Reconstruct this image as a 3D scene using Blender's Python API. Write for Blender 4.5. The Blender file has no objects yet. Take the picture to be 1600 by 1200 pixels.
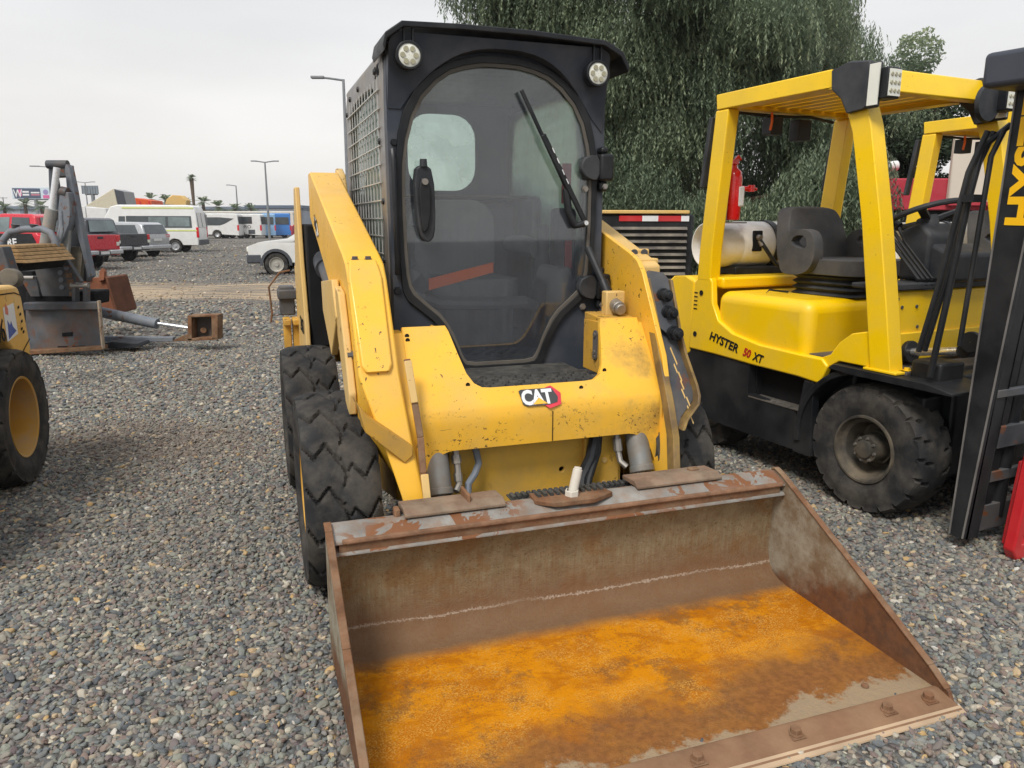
import bpy, bmesh, math, random
import numpy as np
from mathutils import Vector, Matrix, Quaternion
from mathutils.geometry import tessellate_polygon
random.seed(7)
rng = np.random.default_rng(11)
R = math.radians
sc = bpy.context.scene
COL = sc.collection

# ------------------------------------------------------------------ camera
F_PX, PITCH, CAM_H, ROLL = 1178.0, .2121, 1.417, .0024
cam_d = bpy.data.cameras.new('camera')
cam_d.sensor_width = 36; cam_d.lens = 36 * F_PX / 1600
cam_d.clip_start = .05; cam_d.clip_end = 4000
cam = bpy.data.objects.new('camera', cam_d); COL.objects.link(cam)
cam.matrix_world = Matrix.Translation((0, 0, CAM_H)) @ Matrix.Rotation(math.pi/2 - PITCH, 4, 'X') @ Matrix.Rotation(ROLL, 4, 'Z')
sc.camera = cam

# ------------------------------------------------------------------ sky, sun, exposure
SUN_EL, SUN_AZ = 52, 205           # azimuth clockwise from +Y
world = bpy.data.worlds.new('World'); sc.world = world; world.use_nodes = True
nt = world.node_tree; nt.nodes.clear()
def wn(t, **k):
    n = nt.nodes.new(t)
    for a, b in k.items(): setattr(n, a, b)
    return n
sky = wn('ShaderNodeTexSky', sky_type='NISHITA', sun_disc=False, sun_elevation=R(SUN_EL), sun_rotation=R(SUN_AZ), air_density=1.5, dust_density=4.0)
skym = wn('ShaderNodeMix', data_type='RGBA'); skym.blend_type = 'MULTIPLY'; skym.inputs[0].default_value = 1
skym.inputs[7].default_value = (.10, .10, .10, 1)
nt.links.new(sky.outputs[0], skym.inputs[6])
tc = wn('ShaderNodeTexCoord'); sep = wn('ShaderNodeSeparateXYZ'); nt.links.new(tc.outputs['Generated'], sep.inputs[0])
ramp = wn('ShaderNodeValToRGB'); nt.links.new(sep.outputs[2], ramp.inputs[0])
e = ramp.color_ramp.elements
e[0].position = 0.0; e[0].color = (.815, .795, .775, 1)
e[1].position = 1.0; e[1].color = (.70, .75, .83, 1)
for p, c in ((.10, (.82, .805, .79, 1)), (.22, (.79, .79, .795, 1)), (.42, (.765, .785, .82, 1))):
    q = e.new(p); q.color = c
mp = wn('ShaderNodeMapping'); mp.inputs['Scale'].default_value = (1.2, 1.2, 5.0); nt.links.new(tc.outputs['Generated'], mp.inputs[0])
nz = wn('ShaderNodeTexNoise'); nz.inputs['Scale'].default_value = 1.6; nz.inputs['Detail'].default_value = 5; nz.inputs['Roughness'].default_value = .5
nt.links.new(mp.outputs[0], nz.inputs[0])
cr = wn('ShaderNodeMapRange'); cr.inputs[1].default_value = .3; cr.inputs[2].default_value = .7; cr.inputs[3].default_value = .90; cr.inputs[4].default_value = 1.07
nt.links.new(nz.outputs[0], cr.inputs[0])
cm = wn('ShaderNodeMix', data_type='RGBA'); cm.blend_type = 'MULTIPLY'; cm.inputs[0].default_value = 1
nt.links.new(ramp.outputs[0], cm.inputs[6]); nt.links.new(cr.outputs[0], cm.inputs[7])
mx = wn('ShaderNodeMix', data_type='RGBA'); mx.inputs[0].default_value = .93
nt.links.new(skym.outputs[2], mx.inputs[6]); nt.links.new(cm.outputs[2], mx.inputs[7])
bg = wn('ShaderNodeBackground'); bg.inputs[1].default_value = 1.0
nt.links.new(mx.outputs[2], bg.inputs[0])
wo = wn('ShaderNodeOutputWorld'); nt.links.new(bg.outputs[0], wo.inputs[0])

sun_d = bpy.data.lights.new('sun', 'SUN'); sun_d.energy = 2.6; sun_d.angle = R(20); sun_d.color = (1, .96, .90)
sun = bpy.data.objects.new('sun', sun_d); COL.objects.link(sun)
_d = Vector((math.sin(R(SUN_AZ))*math.cos(R(SUN_EL)), math.cos(R(SUN_AZ))*math.cos(R(SUN_EL)), math.sin(R(SUN_EL))))
sun.rotation_euler = _d.to_track_quat('Z', 'Y').to_euler()
sc.view_settings.view_transform = 'Standard'; sc.view_settings.look = 'None'
sc.view_settings.exposure = 0.2; sc.view_settings.gamma = 1.0; sc.view_settings.use_curve_mapping = False
sc.cycles.max_bounces = 8; sc.cycles.transparent_max_bounces = 16
sc.cycles.caustics_reflective = False; sc.cycles.caustics_refractive = False

# ------------------------------------------------------------------ picture rays -> world points
def ray(px, py):
    x = (px-800)/F_PX; y = (600-py)/F_PX
    x, y = x*math.cos(ROLL)-y*math.sin(ROLL), x*math.sin(ROLL)+y*math.cos(ROLL)
    c, s = math.cos(PITCH), math.sin(PITCH)
    return Vector((x, c+y*s, -s+y*c))
def Q(px, py, Y):
    d = ray(px, py); t = Y/d.y
    return Vector((d.x*t, Y, CAM_H+d.z*t))
_gy = [-20, 8, 25, 52, 100, 1500]; _gz = [0, 0, -.42, -.40, -.70, -.9]
def gz(Y): return float(np.interp(Y, _gy, _gz))

# ------------------------------------------------------------------ materials
def nodes(name):
    m = bpy.data.materials.new(name); m.use_nodes = True
    t = m.node_tree; b = t.nodes['Principled BSDF']
    return m, t, b
class G:
    """tiny node graph helper"""
    def __init__(s, t): s.t = t
    def n(s, ty, **k):
        n = s.t.nodes.new(ty)
        for a, b in k.items(): setattr(n, a, b)
        return n
    def l(s, a, b): s.t.links.new(a, b)
    def coord(s, scale=(1, 1, 1), rot=(0, 0, 0)):
        c = s.n('ShaderNodeTexCoord'); m = s.n('ShaderNodeMapping'); m.inputs['Scale'].default_value = scale; m.inputs['Rotation'].default_value = rot
        s.l(c.outputs['Object'], m.inputs[0]); return m.outputs[0]
    def noise(s, co, scale, detail=4, rough=.55, dist=0):
        n = s.n('ShaderNodeTexNoise'); n.inputs['Scale'].default_value = scale; n.inputs['Detail'].default_value = detail
        n.inputs['Roughness'].default_value = rough; n.inputs['Distortion'].default_value = dist; s.l(co, n.inputs[0]); return n.outputs[0]
    def ramp(s, v, a, b, lo=0, hi=1):
        m = s.n('ShaderNodeMapRange'); s.l(v, m.inputs[0])
        for i, q in enumerate((a, b, lo, hi)): m.inputs[i+1].default_value = q
        return m.outputs[0]
    def mix(s, f, a, b, mode='MIX'):
        m = s.n('ShaderNodeMix', data_type='RGBA'); m.blend_type = mode
        if isinstance(f, (int, float)): m.inputs[0].default_value = f
        else: s.l(f, m.inputs[0])
        for i, q in ((6, a), (7, b)):
            if isinstance(q, tuple): m.inputs[i].default_value = (*q[:3], 1)
            else: s.l(q, m.inputs[i])
        return m.outputs[2]
    def math(s, op, a, b=0.0):
        m = s.n('ShaderNodeMath', operation=op)
        for i, q in ((0, a), (1, b)):
            if isinstance(q, (int, float)): m.inputs[i].default_value = q
            else: s.l(q, m.inputs[i])
        return m.outputs[0]
    def xyz(s, co):
        m = s.n('ShaderNodeSeparateXYZ'); s.l(co, m.inputs[0]); return m.outputs
    def bump(s, v, strength, dist, b):
        m = s.n('ShaderNodeBump'); m.inputs['Strength'].default_value = strength; m.inputs['Distance'].default_value = dist
        s.l(v, m.inputs['Height']); s.l(m.outputs[0], b.inputs['Normal'])
MATS = {}
def mat(name, col, rough=.5, metal=0.0, var=.12, vs=6, chips=None, chip_amt=.3, chip_s=30, dust=None, dust_amt=.3, dust_s=3, bump=0, bump_s=80, coat=0.0, streak=0.0):
    if name in MATS: return MATS[name]
    m, t, b = nodes(name); g = G(t); co = g.coord()
    c = g.mix(g.ramp(g.noise(co, vs), .3, .7), tuple(x*(1-var) for x in col), tuple(min(1, x*(1+var)) for x in col))
    r = g.ramp(g.noise(co, vs*3), .3, .7, max(0, rough-.07), min(1, rough+.09))
    if streak:
        c2 = g.coord((14, 14, 1.2)); c = g.mix(g.ramp(g.noise(c2, 2.2, 5), .52, .78, 0, streak), c, (.06, .045, .03))
    if dust:
        f = g.ramp(g.noise(co, dust_s, 7, .65), .42, .68, 0, dust_amt)
        c = g.mix(f, c, dust); r = g.mix(f, r, (.85, .85, .85))
    if chips:
        f1 = g.ramp(g.noise(co, chip_s, 4, .6, .6), .69-chip_amt*.12, .71-chip_amt*.12)
        f2 = g.ramp(g.noise(co, 2.3, 2), .45, .6)
        c = g.mix(g.math('MULTIPLY', f1, f2), c, chips)
    g.l(c, b.inputs['Base Color']); g.l(r, b.inputs['Roughness'])
    b.inputs['Metallic'].default_value = metal
    b.inputs['Specular IOR Level'].default_value = .5 if (coat or metal) else (.18 if rough > .6 else .3)
    if coat: b.inputs['Coat Weight'].default_value = coat; b.inputs['Coat Roughness'].default_value = .12
    if bump: g.bump(g.noise(co, bump_s, 5), bump, .004, b)
    MATS[name] = m; return m
RUST = (.16, .06, .025)
M_yel = mat('loader_yellow', (.84, .46, .034), .42, var=.06, vs=3, chips=(.07, .04, .02), chip_amt=.40, chip_s=60, dust=(.50, .36, .15), dust_amt=.35, dust_s=5, coat=.08)
M_yeld = mat('loader_yellow_dirty', (.60, .33, .045), .5, var=.12, vs=4, chips=(.06, .035, .02), chip_amt=.7, chip_s=26, dust=(.25, .19, .11), dust_amt=.5, dust_s=5)
M_tan = mat('faded_yellow', (.66, .43, .14), .5, var=.08, chips=(.10, .06, .03), chip_amt=.5, dust=(.5, .4, .25), dust_amt=.4)
M_fy = mat('forklift_yellow', (.95, .60, .001), .38, var=.03, vs=2, coat=.12, chips=(.30, .20, .03), chip_amt=.1, chip_s=90, dust=(.55, .40, .10), dust_amt=.30, dust_s=3)
M_blk = mat('black_paint', (.011, .0125, .015), .42, var=.3, dust=(.085, .078, .07), dust_amt=.22, streak=0)
M_cab = mat('cab_charcoal', (.045, .054, .070), .5, var=.15, vs=4, dust=(.14, .13, .13), dust_amt=.4, dust_s=4)
M_cabs = mat('cab_side_grey', (.20, .19, .18), .38, metal=.35, var=.12, dust=(.42, .36, .28), dust_amt=.5)
M_plas = mat('dark_plastic', (.028, .031, .036), .55, var=.2, dust=(.16, .15, .14), dust_amt=.3, bump=.15)
M_rub = mat('tyre_rubber', (.026, .026, .027), .8, var=.3, vs=9, dust=(.12, .105, .085), dust_amt=.65, dust_s=7, bump=.5, bump_s=60)
M_seal = mat('rubber_seal', (.11, .10, .085), .7, var=.2)
M_steel = mat('bare_steel', (.36, .34, .31), .4, metal=.8, var=.2, dust=(.2, .15, .1), dust_amt=.5, dust_s=12)
M_chr = mat('chrome_rod', (.88, .88, .88), .25, metal=.85, var=.03)
M_wht = mat('white_paint', (.72, .72, .70), .35, var=.03, coat=.3, dust=(.45, .42, .38), dust_amt=.3)
M_red = mat('red_paint', (.50, .012, .018), .35, var=.08, coat=.3, dust=(.35, .12, .1), dust_amt=.25)
M_rust = mat('rusty_steel', (.17, .085, .045), .85, var=.35, vs=14, dust=(.27, .2, .13), dust_amt=.6, dust_s=9, bump=.5)
M_gry = mat('machine_grey', (.15, .17, .20), .5, var=.2, vs=8, chips=RUST, chip_amt=.9, chip_s=14, dust=(.25, .24, .22), dust_amt=.5)
M_dgr = mat('dark_grey_steel', (.06, .065, .075), .5, var=.3, vs=8, chips=RUST, chip_amt=.9, chip_s=10, dust=(.2, .17, .14), dust_amt=.45)
M_seat = mat('seat_vinyl', (.065, .067, .072), .6, var=.15, dust=(.2, .18, .15), dust_amt=.35, bump=.2, bump_s=150)
M_dark = mat('dark_void', (.012, .012, .013), .8, var=.3)
M_sil = mat('silver_paint', (.46, .47, .48), .3, metal=.35, var=.04, coat=.4)
M_navy = mat('dark_body', (.035, .04, .05), .3, var=.1, coat=.5)
M_lens = mat('lamp_lens', (.75, .75, .66), .15, var=.05, coat=.6)
M_rlens = mat('red_lens', (.6, .01, .02), .2, var=.05, coat=.6)
def glassmat(name, tint, veil, vcol, rough=.03, streak=True, through=0.0):
    m, t, b = nodes(name); g = G(t); co = g.coord()
    out = t.nodes['Material Output']
    tr = g.n('ShaderNodeBsdfTransparent'); tr.inputs[0].default_value = (*tint, 1)
    gl = g.n('ShaderNodeBsdfGlossy'); gl.inputs['Roughness'].default_value = rough; gl.inputs[0].default_value = (1, 1, 1, 1)
    fr = g.n('ShaderNodeFresnel'); fr.inputs[0].default_value = 1.5
    s1 = g.n('ShaderNodeMixShader'); g.l(g.math('ADD', fr.outputs[0], .015), s1.inputs[0]); g.l(tr.outputs[0], s1.inputs[1]); g.l(gl.outputs[0], s1.inputs[2])
    df = g.n('ShaderNodeBsdfDiffuse'); df.inputs[0].default_value = (*vcol, 1)
    if through:
        tl = g.n('ShaderNodeBsdfTranslucent'); tl.inputs[0].default_value = (*vcol, 1); dm = g.n('ShaderNodeMixShader'); dm.inputs[0].default_value = through
        g.l(df.outputs[0], dm.inputs[1]); g.l(tl.outputs[0], dm.inputs[2]); df = dm
    s2 = g.n('ShaderNodeMixShader'); g.l(s1.outputs[0], s2.inputs[1]); g.l(df.outputs[0], s2.inputs[2])
    n1 = g.ramp(g.noise(co, 5, 6, .6), .3, .75, veil*.5, veil*1.25)
    if streak:
        n2 = g.ramp(g.noise(g.coord((60, 60, 1.5)), 1, 5), .5, .8, 0, veil*.45)
        n1 = g.math('ADD', n1, n2)
    g.l(n1, s2.inputs[0]); g.l(s2.outputs[0], out.inputs[0])
    return m
M_gl = glassmat('cab_glass', (.99, 1.0, 1.0), .075, (.34, .38, .46))
M_glr = glassmat('right_window_glass', (.84, .95, .90), .75, (.62, .78, .70), streak=False, through=.85)  # stronger pale veil: the right pane's brightness is painted into its colour
M_glg = glassmat('side_glass', (.84, .95, .90), .34, (.60, .74, .68), streak=False, through=.8)
M_win = mat('vehicle_glass', (.035, .045, .05), .06, var=.3, vs=1.5, coat=1.0)
M_winl = mat('vehicle_glass_light', (.13, .17, .17), .08, var=.4, vs=1.2, coat=1.0)

# ------------------------------------------------------------------ mesh builder
def newell(p):
    n = Vector((0, 0, 0))
    for i in range(len(p)):
        a, b = Vector(p[i]), Vector(p[(i+1) % len(p)])
        n += Vector(((a.y-b.y)*(a.z+b.z), (a.z-b.z)*(a.x+b.x), (a.x-b.x)*(a.y+b.y)))
    return n
class MB:
    def __init__(s): s.v = []; s.f = []; s.cut = []
    def add(s, v, f):
        s.cut.append((len(s.v), len(s.f))); o = len(s.v); s.v += [tuple(q) for q in v]; s.f += [tuple(i+o for i in q) for q in f]; return s
    def box(s, x0, x1, y0, y1, z0, z1, M=None):
        v = [Vector((x, y, z)) for x in (x0, x1) for y in (y0, y1) for z in (z0, z1)]
        if M is not None: v = [M @ q for q in v]
        return s.add(v, [(0, 1, 3, 2), (4, 6, 7, 5), (0, 4, 5, 1), (2, 3, 7, 6), (0, 2, 6, 4), (1, 5, 7, 3)])
    def bar(s, p0, p1, w, h, up=(0, 0, 1)):
        p0, p1 = Vector(p0), Vector(p1); d = (p1-p0); L = d.length; d.normalize()
        sx = d.cross(Vector(up)); 
        if sx.length < 1e-4: sx = d.cross(Vector((0, 1, 0)))
        sx.normalize(); uz = sx.cross(d)
        v = [p0+d*L*a+sx*w*b/2+uz*h*c/2 for a in (0, 1) for b in (-1, 1) for c in (-1, 1)]
        return s.add(v, [(0, 1, 3, 2), (4, 6, 7, 5), (0, 4, 5, 1), (2, 3, 7, 6), (0, 2, 6, 4), (1, 5, 7, 3)])
    def loft2(s, A, B, holesA=(), holesB=()):
        """solid between two matching 3D loops, optional matching holes"""
        A = [Vector(q) for q in A]; B = [Vector(q) for q in B]
        la = [A]+[[Vector(q) for q in h] for h in holesA]; lb = [B]+[[Vector(q) for q in h] for h in holesB]
        tris = tessellate_polygon(la)
        fa = [q for l in la for q in l]; fb = [q for l in lb for q in l]; n = len(fa)
        f = [tuple(t) for t in tris]+[tuple(i+n for i in reversed(t)) for t in tris]
        if len(la) == 1 and len(A) <= 4: f = [tuple(range(n)), tuple(range(2*n-1, n-1, -1))]
        o = 0
        for l in la:
            k = len(l)
            for i in range(k): f.append((o+i, o+(i+1) % k, n+o+(i+1) % k, n+o+i))
            o += k
        return s.add(fa+fb, f)
    def prism(s, poly, ax, a, b, holes=()):
        def P(q, w):
            w = w(q) if callable(w) else w
            return {'x': (w, q[0], q[1]), 'y': (q[0], w, q[1]), 'z': (q[0], q[1], w)}[ax]
        return s.loft2([P(q, a) for q in poly], [P(q, b) for q in poly], [[P(q, a) for q in h] for h in holes], [[P(q, b) for q in h] for h in holes])
    def cyl(s, p0, p1, r0, r1=None, n=20, caps=True):
        return s.tube([p0, p1], [r0, r0 if r1 is None else r1], n, caps)
    def tube(s, pts, r, n=10, caps=True, closed=False):
        pts = [Vector(p) for p in pts]; m = len(pts)
        if not hasattr(r, '__len__'): r = [r]*m
        v = []; f = []; prev = None
        for i, p in enumerate(pts):
            if closed: d = pts[(i+1) % m]-pts[i-1]
            else: d = (pts[min(i+1, m-1)]-pts[max(i-1, 0)])
            d.normalize()
            if prev is None:
                u = d.orthogonal().normalized()
            else:
                u = prev-d*prev.dot(d)
                u = u.normalized() if u.length > 1e-5 else d.orthogonal().normalized()
            prev = u; w = d.cross(u)
            for k in range(n):
                a = 2*math.pi*k/n; v.append(p+(u*math.cos(a)+w*math.sin(a))*r[i])
        for i in range(m if closed else m-1):
            j = (i+1) % m
            for k in range(n): f.append((i*n+k, i*n+(k+1) % n, j*n+(k+1) % n, j*n+k))
        if caps and not closed: f.append(tuple(range(n-1, -1, -1))); f.append(tuple((m-1)*n+k for k in range(n)))
        return s.add(v, f)
    def lathe(s, prof, c=(0, 0, 0), ax='x', n=40, caps=False):
        """prof: (along axis, radius)"""
        c = Vector(c); v = []; f = []
        for (h, r) in prof:
            for k in range(n):
                a = 2*math.pi*k/n; p, q = r*math.cos(a), r*math.sin(a)
                v.append(c+Vector({'x': (h, p, q), 'y': (p, h, q), 'z': (p, q, h)}[ax]))
        m = len(prof)
        for i in range(m-1):
            for k in range(n): f.append((i*n+k, i*n+(k+1) % n, (i+1)*n+(k+1) % n, (i+1)*n+k))
        if caps: f.append(tuple(range(n-1, -1, -1))); f.append(tuple((m-1)*n+k for k in range(n)))
        return s.add(v, f)
    def hexbolt(s, c, ax, r, h):
        return s.lathe([(0, r*1.35), (h*.25, r*1.35), (h*.25, r), (h, r), (h, 0.0005)], c, ax, 6)
    def xf(s, M):
        s.v = [tuple(M @ Vector(q)) for q in s.v]; return s
    def build_each(s, name, m, parent=None, per=1, **k):
        out = []; cu = s.cut[::per]+[(len(s.v), len(s.f))]
        for (a, fa), (b, fb) in zip(cu, cu[1:]):
            q = MB(); q.v = s.v[a:b]; q.f = [tuple(i-a for i in f) for f in s.f[fa:fb]]; out.append(q.build(name, m, parent, **k))
        return out
    def build(s, name, m, parent=None, bevel=0, seg=2, smooth=35, loc=None, recalc=True):
        me = bpy.data.meshes.new(name); me.from_pydata(s.v, [], s.f); me.update()
        if recalc:
            bm = bmesh.new(); bm.from_mesh(me); bmesh.ops.recalc_face_normals(bm, faces=bm.faces); bm.to_mesh(me); bm.free()
        me.materials.append(m)
        if smooth:
            for p in me.polygons: p.use_smooth = True
            me.set_sharp_from_angle(angle=R(smooth))
        o = bpy.data.objects.new(name, me); COL.objects.link(o)
        if parent: o.parent = parent
        if loc: o.location = loc
        if bevel:
            b = o.modifiers.new('bevel', 'BEVEL'); b.width = bevel; b.segments = seg; b.limit_method = 'ANGLE'; b.angle_limit = R(34); b.harden_normals = False
        return o
def tag(o, label=None, cat=None, group=None, kind=None):
    for k, v in (('label', label), ('category', cat), ('group', group), ('kind', kind)):
        if v: o[k] = v
    return o
def empty(name, loc=(0, 0, 0), rz=0, label=None, cat=None, group=None):
    o = bpy.data.objects.new(name, None); COL.objects.link(o); o.location = loc; o.rotation_euler = (0, 0, rz); o.empty_display_size = .2
    return tag(o, label, cat, group)
def kids(o): return [c for c in bpy.data.objects if c.parent == o]
def copy_tree(o, parent=None, table=None):
    if table is None:
        table = {}
        for c in bpy.data.objects:
            if c.parent: table.setdefault(c.parent.name, []).append(c)
    c = o.copy(); COL.objects.link(c); c.parent = parent
    for k in table.get(o.name, []): copy_tree(k, c, table)
    return c
def rrect(cx, cy, w, h, r, n=5):
    out = []
    for (sx, sy, a0) in ((1, 1, 0), (-1, 1, 90), (-1, -1, 180), (1, -1, 270)):
        for i in range(n+1):
            a = R(a0+90*i/n); out.append((cx+sx*(w/2-r)+r*math.cos(a), cy+sy*(h/2-r)+r*math.sin(a)))
    return out
def smoothpoly(p, it=2):
    for _ in range(it):
        q = []
        for i in range(len(p)):
            a, b = p[i], p[(i+1) % len(p)]
            q += [(a[0]*.75+b[0]*.25, a[1]*.75+b[1]*.25), (a[0]*.25+b[0]*.75, a[1]*.25+b[1]*.75)]
        p = q
    return p
def text(s, size, m, parent, M, name='lettering', depth=.001, shear=0, sx=1.0, bold=0.0, space=1.0, align='LEFT'):
    cu = bpy.data.curves.new('t', 'FONT'); cu.body = s; cu.size = size; cu.extrude = depth; cu.shear = shear; cu.offset = bold; cu.space_character = space; cu.align_x = align
    cu.resolution_u = 3
    o = bpy.data.objects.new('t', cu); COL.objects.link(o)
    dg = bpy.context.evaluated_depsgraph_get(); me = bpy.data.meshes.new_from_object(o.evaluated_get(dg))
    bpy.data.objects.remove(o); me.transform(Matrix.Diagonal((sx, 1, 1, 1))); me.transform(M); me.materials.clear(); me.materials.append(m)
    r = bpy.data.objects.new(name, me); COL.objects.link(r); r.parent = parent; return r
def frame(o, x, y):
    """matrix placing text: origin o, text x axis along x, text up along y"""
    x = Vector(x).normalized(); y = Vector(y); y = (y-x*y.dot(x)).normalized(); z = x.cross(y)
    M = Matrix((x, y, z)).transposed().to_4x4(); M.translation = Vector(o); return M

# ------------------------------------------------------------------ ground
def ground_color(g, co, world_scale=1.0):
    """gravel colours by cell"""
    v = g.n('ShaderNodeTexVoronoi', feature='F1'); v.inputs['Scale'].default_value = 38*world_scale; v.inputs['Randomness'].default_value = 1
    g.l(co, v.inputs[0])
    sp = g.n('ShaderNodeSeparateColor'); g.l(v.outputs['Color'], sp.inputs[0])
    return v, sp
def stone_ramp(g, val):
    r = g.n('ShaderNodeValToRGB'); g.l(val, r.inputs[0]); e = r.color_ramp.elements
    r.color_ramp.interpolation = 'LINEAR'
    cols = [(0, (.050, .058, .070)), (.12, (.11, .125, .13)), (.24, (.215, .225, .18)), (.34, (.12, .09, .095)), (.44, (.25, .235, .19)), (.52, (.10, .11, .12)), (.60, (.20, .215, .20)), (.68, (.15, .10, .09)), (.76, (.29, .245, .18)), (.83, (.17, .175, .155)), (.89, (.20, .14, .115)), (.94, (.46, .43, .34)), (.97, (.42, .26, .09)), (1, (.50, .49, .45))]
    e[0].position, e[0].color = cols[0][0], (*cols[0][1], 1); e[1].position, e[1].color = cols[-1][0], (*cols[-1][1], 1)
    for p, c in cols[1:-1]:
        q = e.new(p); q.color = (*c, 1)
    return r.outputs[0]
def dirt_fields(g, pos):
    """brown stain near the left machine and the sandy strip, by world position"""
    o = g.xyz(pos)
    dx = g.math('MULTIPLY', g.math('ADD', o[0], 2.52), .62); dy = g.math('ADD', o[1], -4.75)
    d2 = g.math('ADD', g.math('MULTIPLY', dx, dx), g.math('MULTIPLY', dy, dy))
    d2 = g.math('ADD', d2, g.math('MULTIPLY', g.math('SUBTRACT', g.noise(pos, 2.2, 4), .5), .9))
    stain = g.ramp(d2, .42, .02, 0, .55)
    w = g.math('ADD', o[1], g.math('MULTIPLY', g.math('SUBTRACT', g.noise(pos, .35, 5, .6), .5), 4.0))
    band = g.math('MULTIPLY', g.ramp(w, 14.8, 16.0), g.ramp(w, 22.4, 20.6))
    xm = g.math('MULTIPLY', g.ramp(o[0], -14, -10), g.ramp(o[0], -.5, -4))
    return stain, g.math('MULTIPLY', band, xm)
def make_ground_mat():
    m, t, b = nodes('gravel_ground'); g = G(t)
    c = g.n('ShaderNodeTexCoord'); co = c.outputs['Object']
    v, sp = ground_color(g, co)
    stones = stone_ramp(g, sp.outputs[0])
    v2 = g.n('ShaderNodeTexVoronoi', feature='F1'); v2.inputs['Scale'].default_value = 14; g.l(co, v2.inputs[0])
    sp2 = g.n('ShaderNodeSeparateColor'); g.l(v2.outputs['Color'], sp2.inputs[0])
    stones2 = stone_ramp(g, sp2.outputs[1])
    xyz = g.xyz(co)
    far = g.ramp(xyz[1], 5, 22)
    col = g.mix(g.math('MULTIPLY', far, .55), stones, stones2)
    gmm = g.n('ShaderNodeGamma'); g.l(col, gmm.inputs[0]); gmm.inputs[1].default_value = .88
    col = g.mix(g.math('MULTIPLY', g.ramp(v.outputs['Distance'], .0, .75), .7), gmm.outputs[0], (.07, .065, .06))
    # overall tone drift and earth showing through
    dirt = g.ramp(g.noise(co, .55, 6, .6), .48, .66, 0, .6)
    col = g.mix(dirt, col, (.17, .135, .105))
    col = g.mix(g.ramp(g.noise(co, .22, 4), .4, .62, 0, .28), col, (.12, .10, .085))
    # sandy wheel track crossing the yard
    stain, bandf = dirt_fields(g, co)
    pat = g.ramp(g.noise(g.coord((.5, 3.2, 1)), 1.0, 8, .7), .38, .56)
    f = g.math('MULTIPLY', bandf, pat)
    fine = g.ramp(g.noise(co, 60, 3), .3, .7)
    col = g.mix(g.math('MULTIPLY', f, .92), col, g.mix(fine, (.58, .44, .28), (.42, .31, .20)))
    col = g.mix(stain, col, (.13, .088, .06))
    g.l(col, b.inputs['Base Color']); b.inputs['Roughness'].default_value = .95
    h = g.math('ADD', g.math('MULTIPLY', v.outputs['Distance'], -1.0), g.math('MULTIPLY', v2.outputs['Distance'], -1.2))
    g.bump(h, .9, .03, b)
    return m
M_ground = make_ground_mat()
def make_ground():
    xs = np.concatenate([np.linspace(-450, -60, 14), np.linspace(-50, 50, 101), np.linspace(60, 450, 14)])
    ys = np.concatenate([np.linspace(-40, 0, 10), np.linspace(.5, 60, 120), np.linspace(65, 200, 20), np.linspace(230, 450, 6)])
    X, Y = np.meshgrid(xs, ys); Z = np.interp(Y, _gy, _gz)
    near = np.clip((Y-9)/8, 0, 1)*np.clip((90-Y)/60, 0, 1)*(np.abs(X) < 50)
    Z = Z+near*.05*(np.sin(X*.9+1.3*np.sin(Y*.7))*np.cos(Y*.6+.8*np.sin(X*.5)))
    v = np.stack([X, Y, Z], -1).reshape(-1, 3); nx = len(xs); f = []
    for j in range(len(ys)-1):
        for i in range(nx-1): f.append((j*nx+i, j*nx+i+1, (j+1)*nx+i+1, (j+1)*nx+i))
    me = bpy.data.meshes.new('ground'); me.from_pydata(v.tolist(), [], f); me.materials.append(M_ground)
    for p in me.polygons: p.use_smooth = True
    o = bpy.data.objects.new('ground', me); COL.objects.link(o)
    tag(o, 'grey gravel yard with a sandy track across it', None, None, 'structure')
make_ground()

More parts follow.
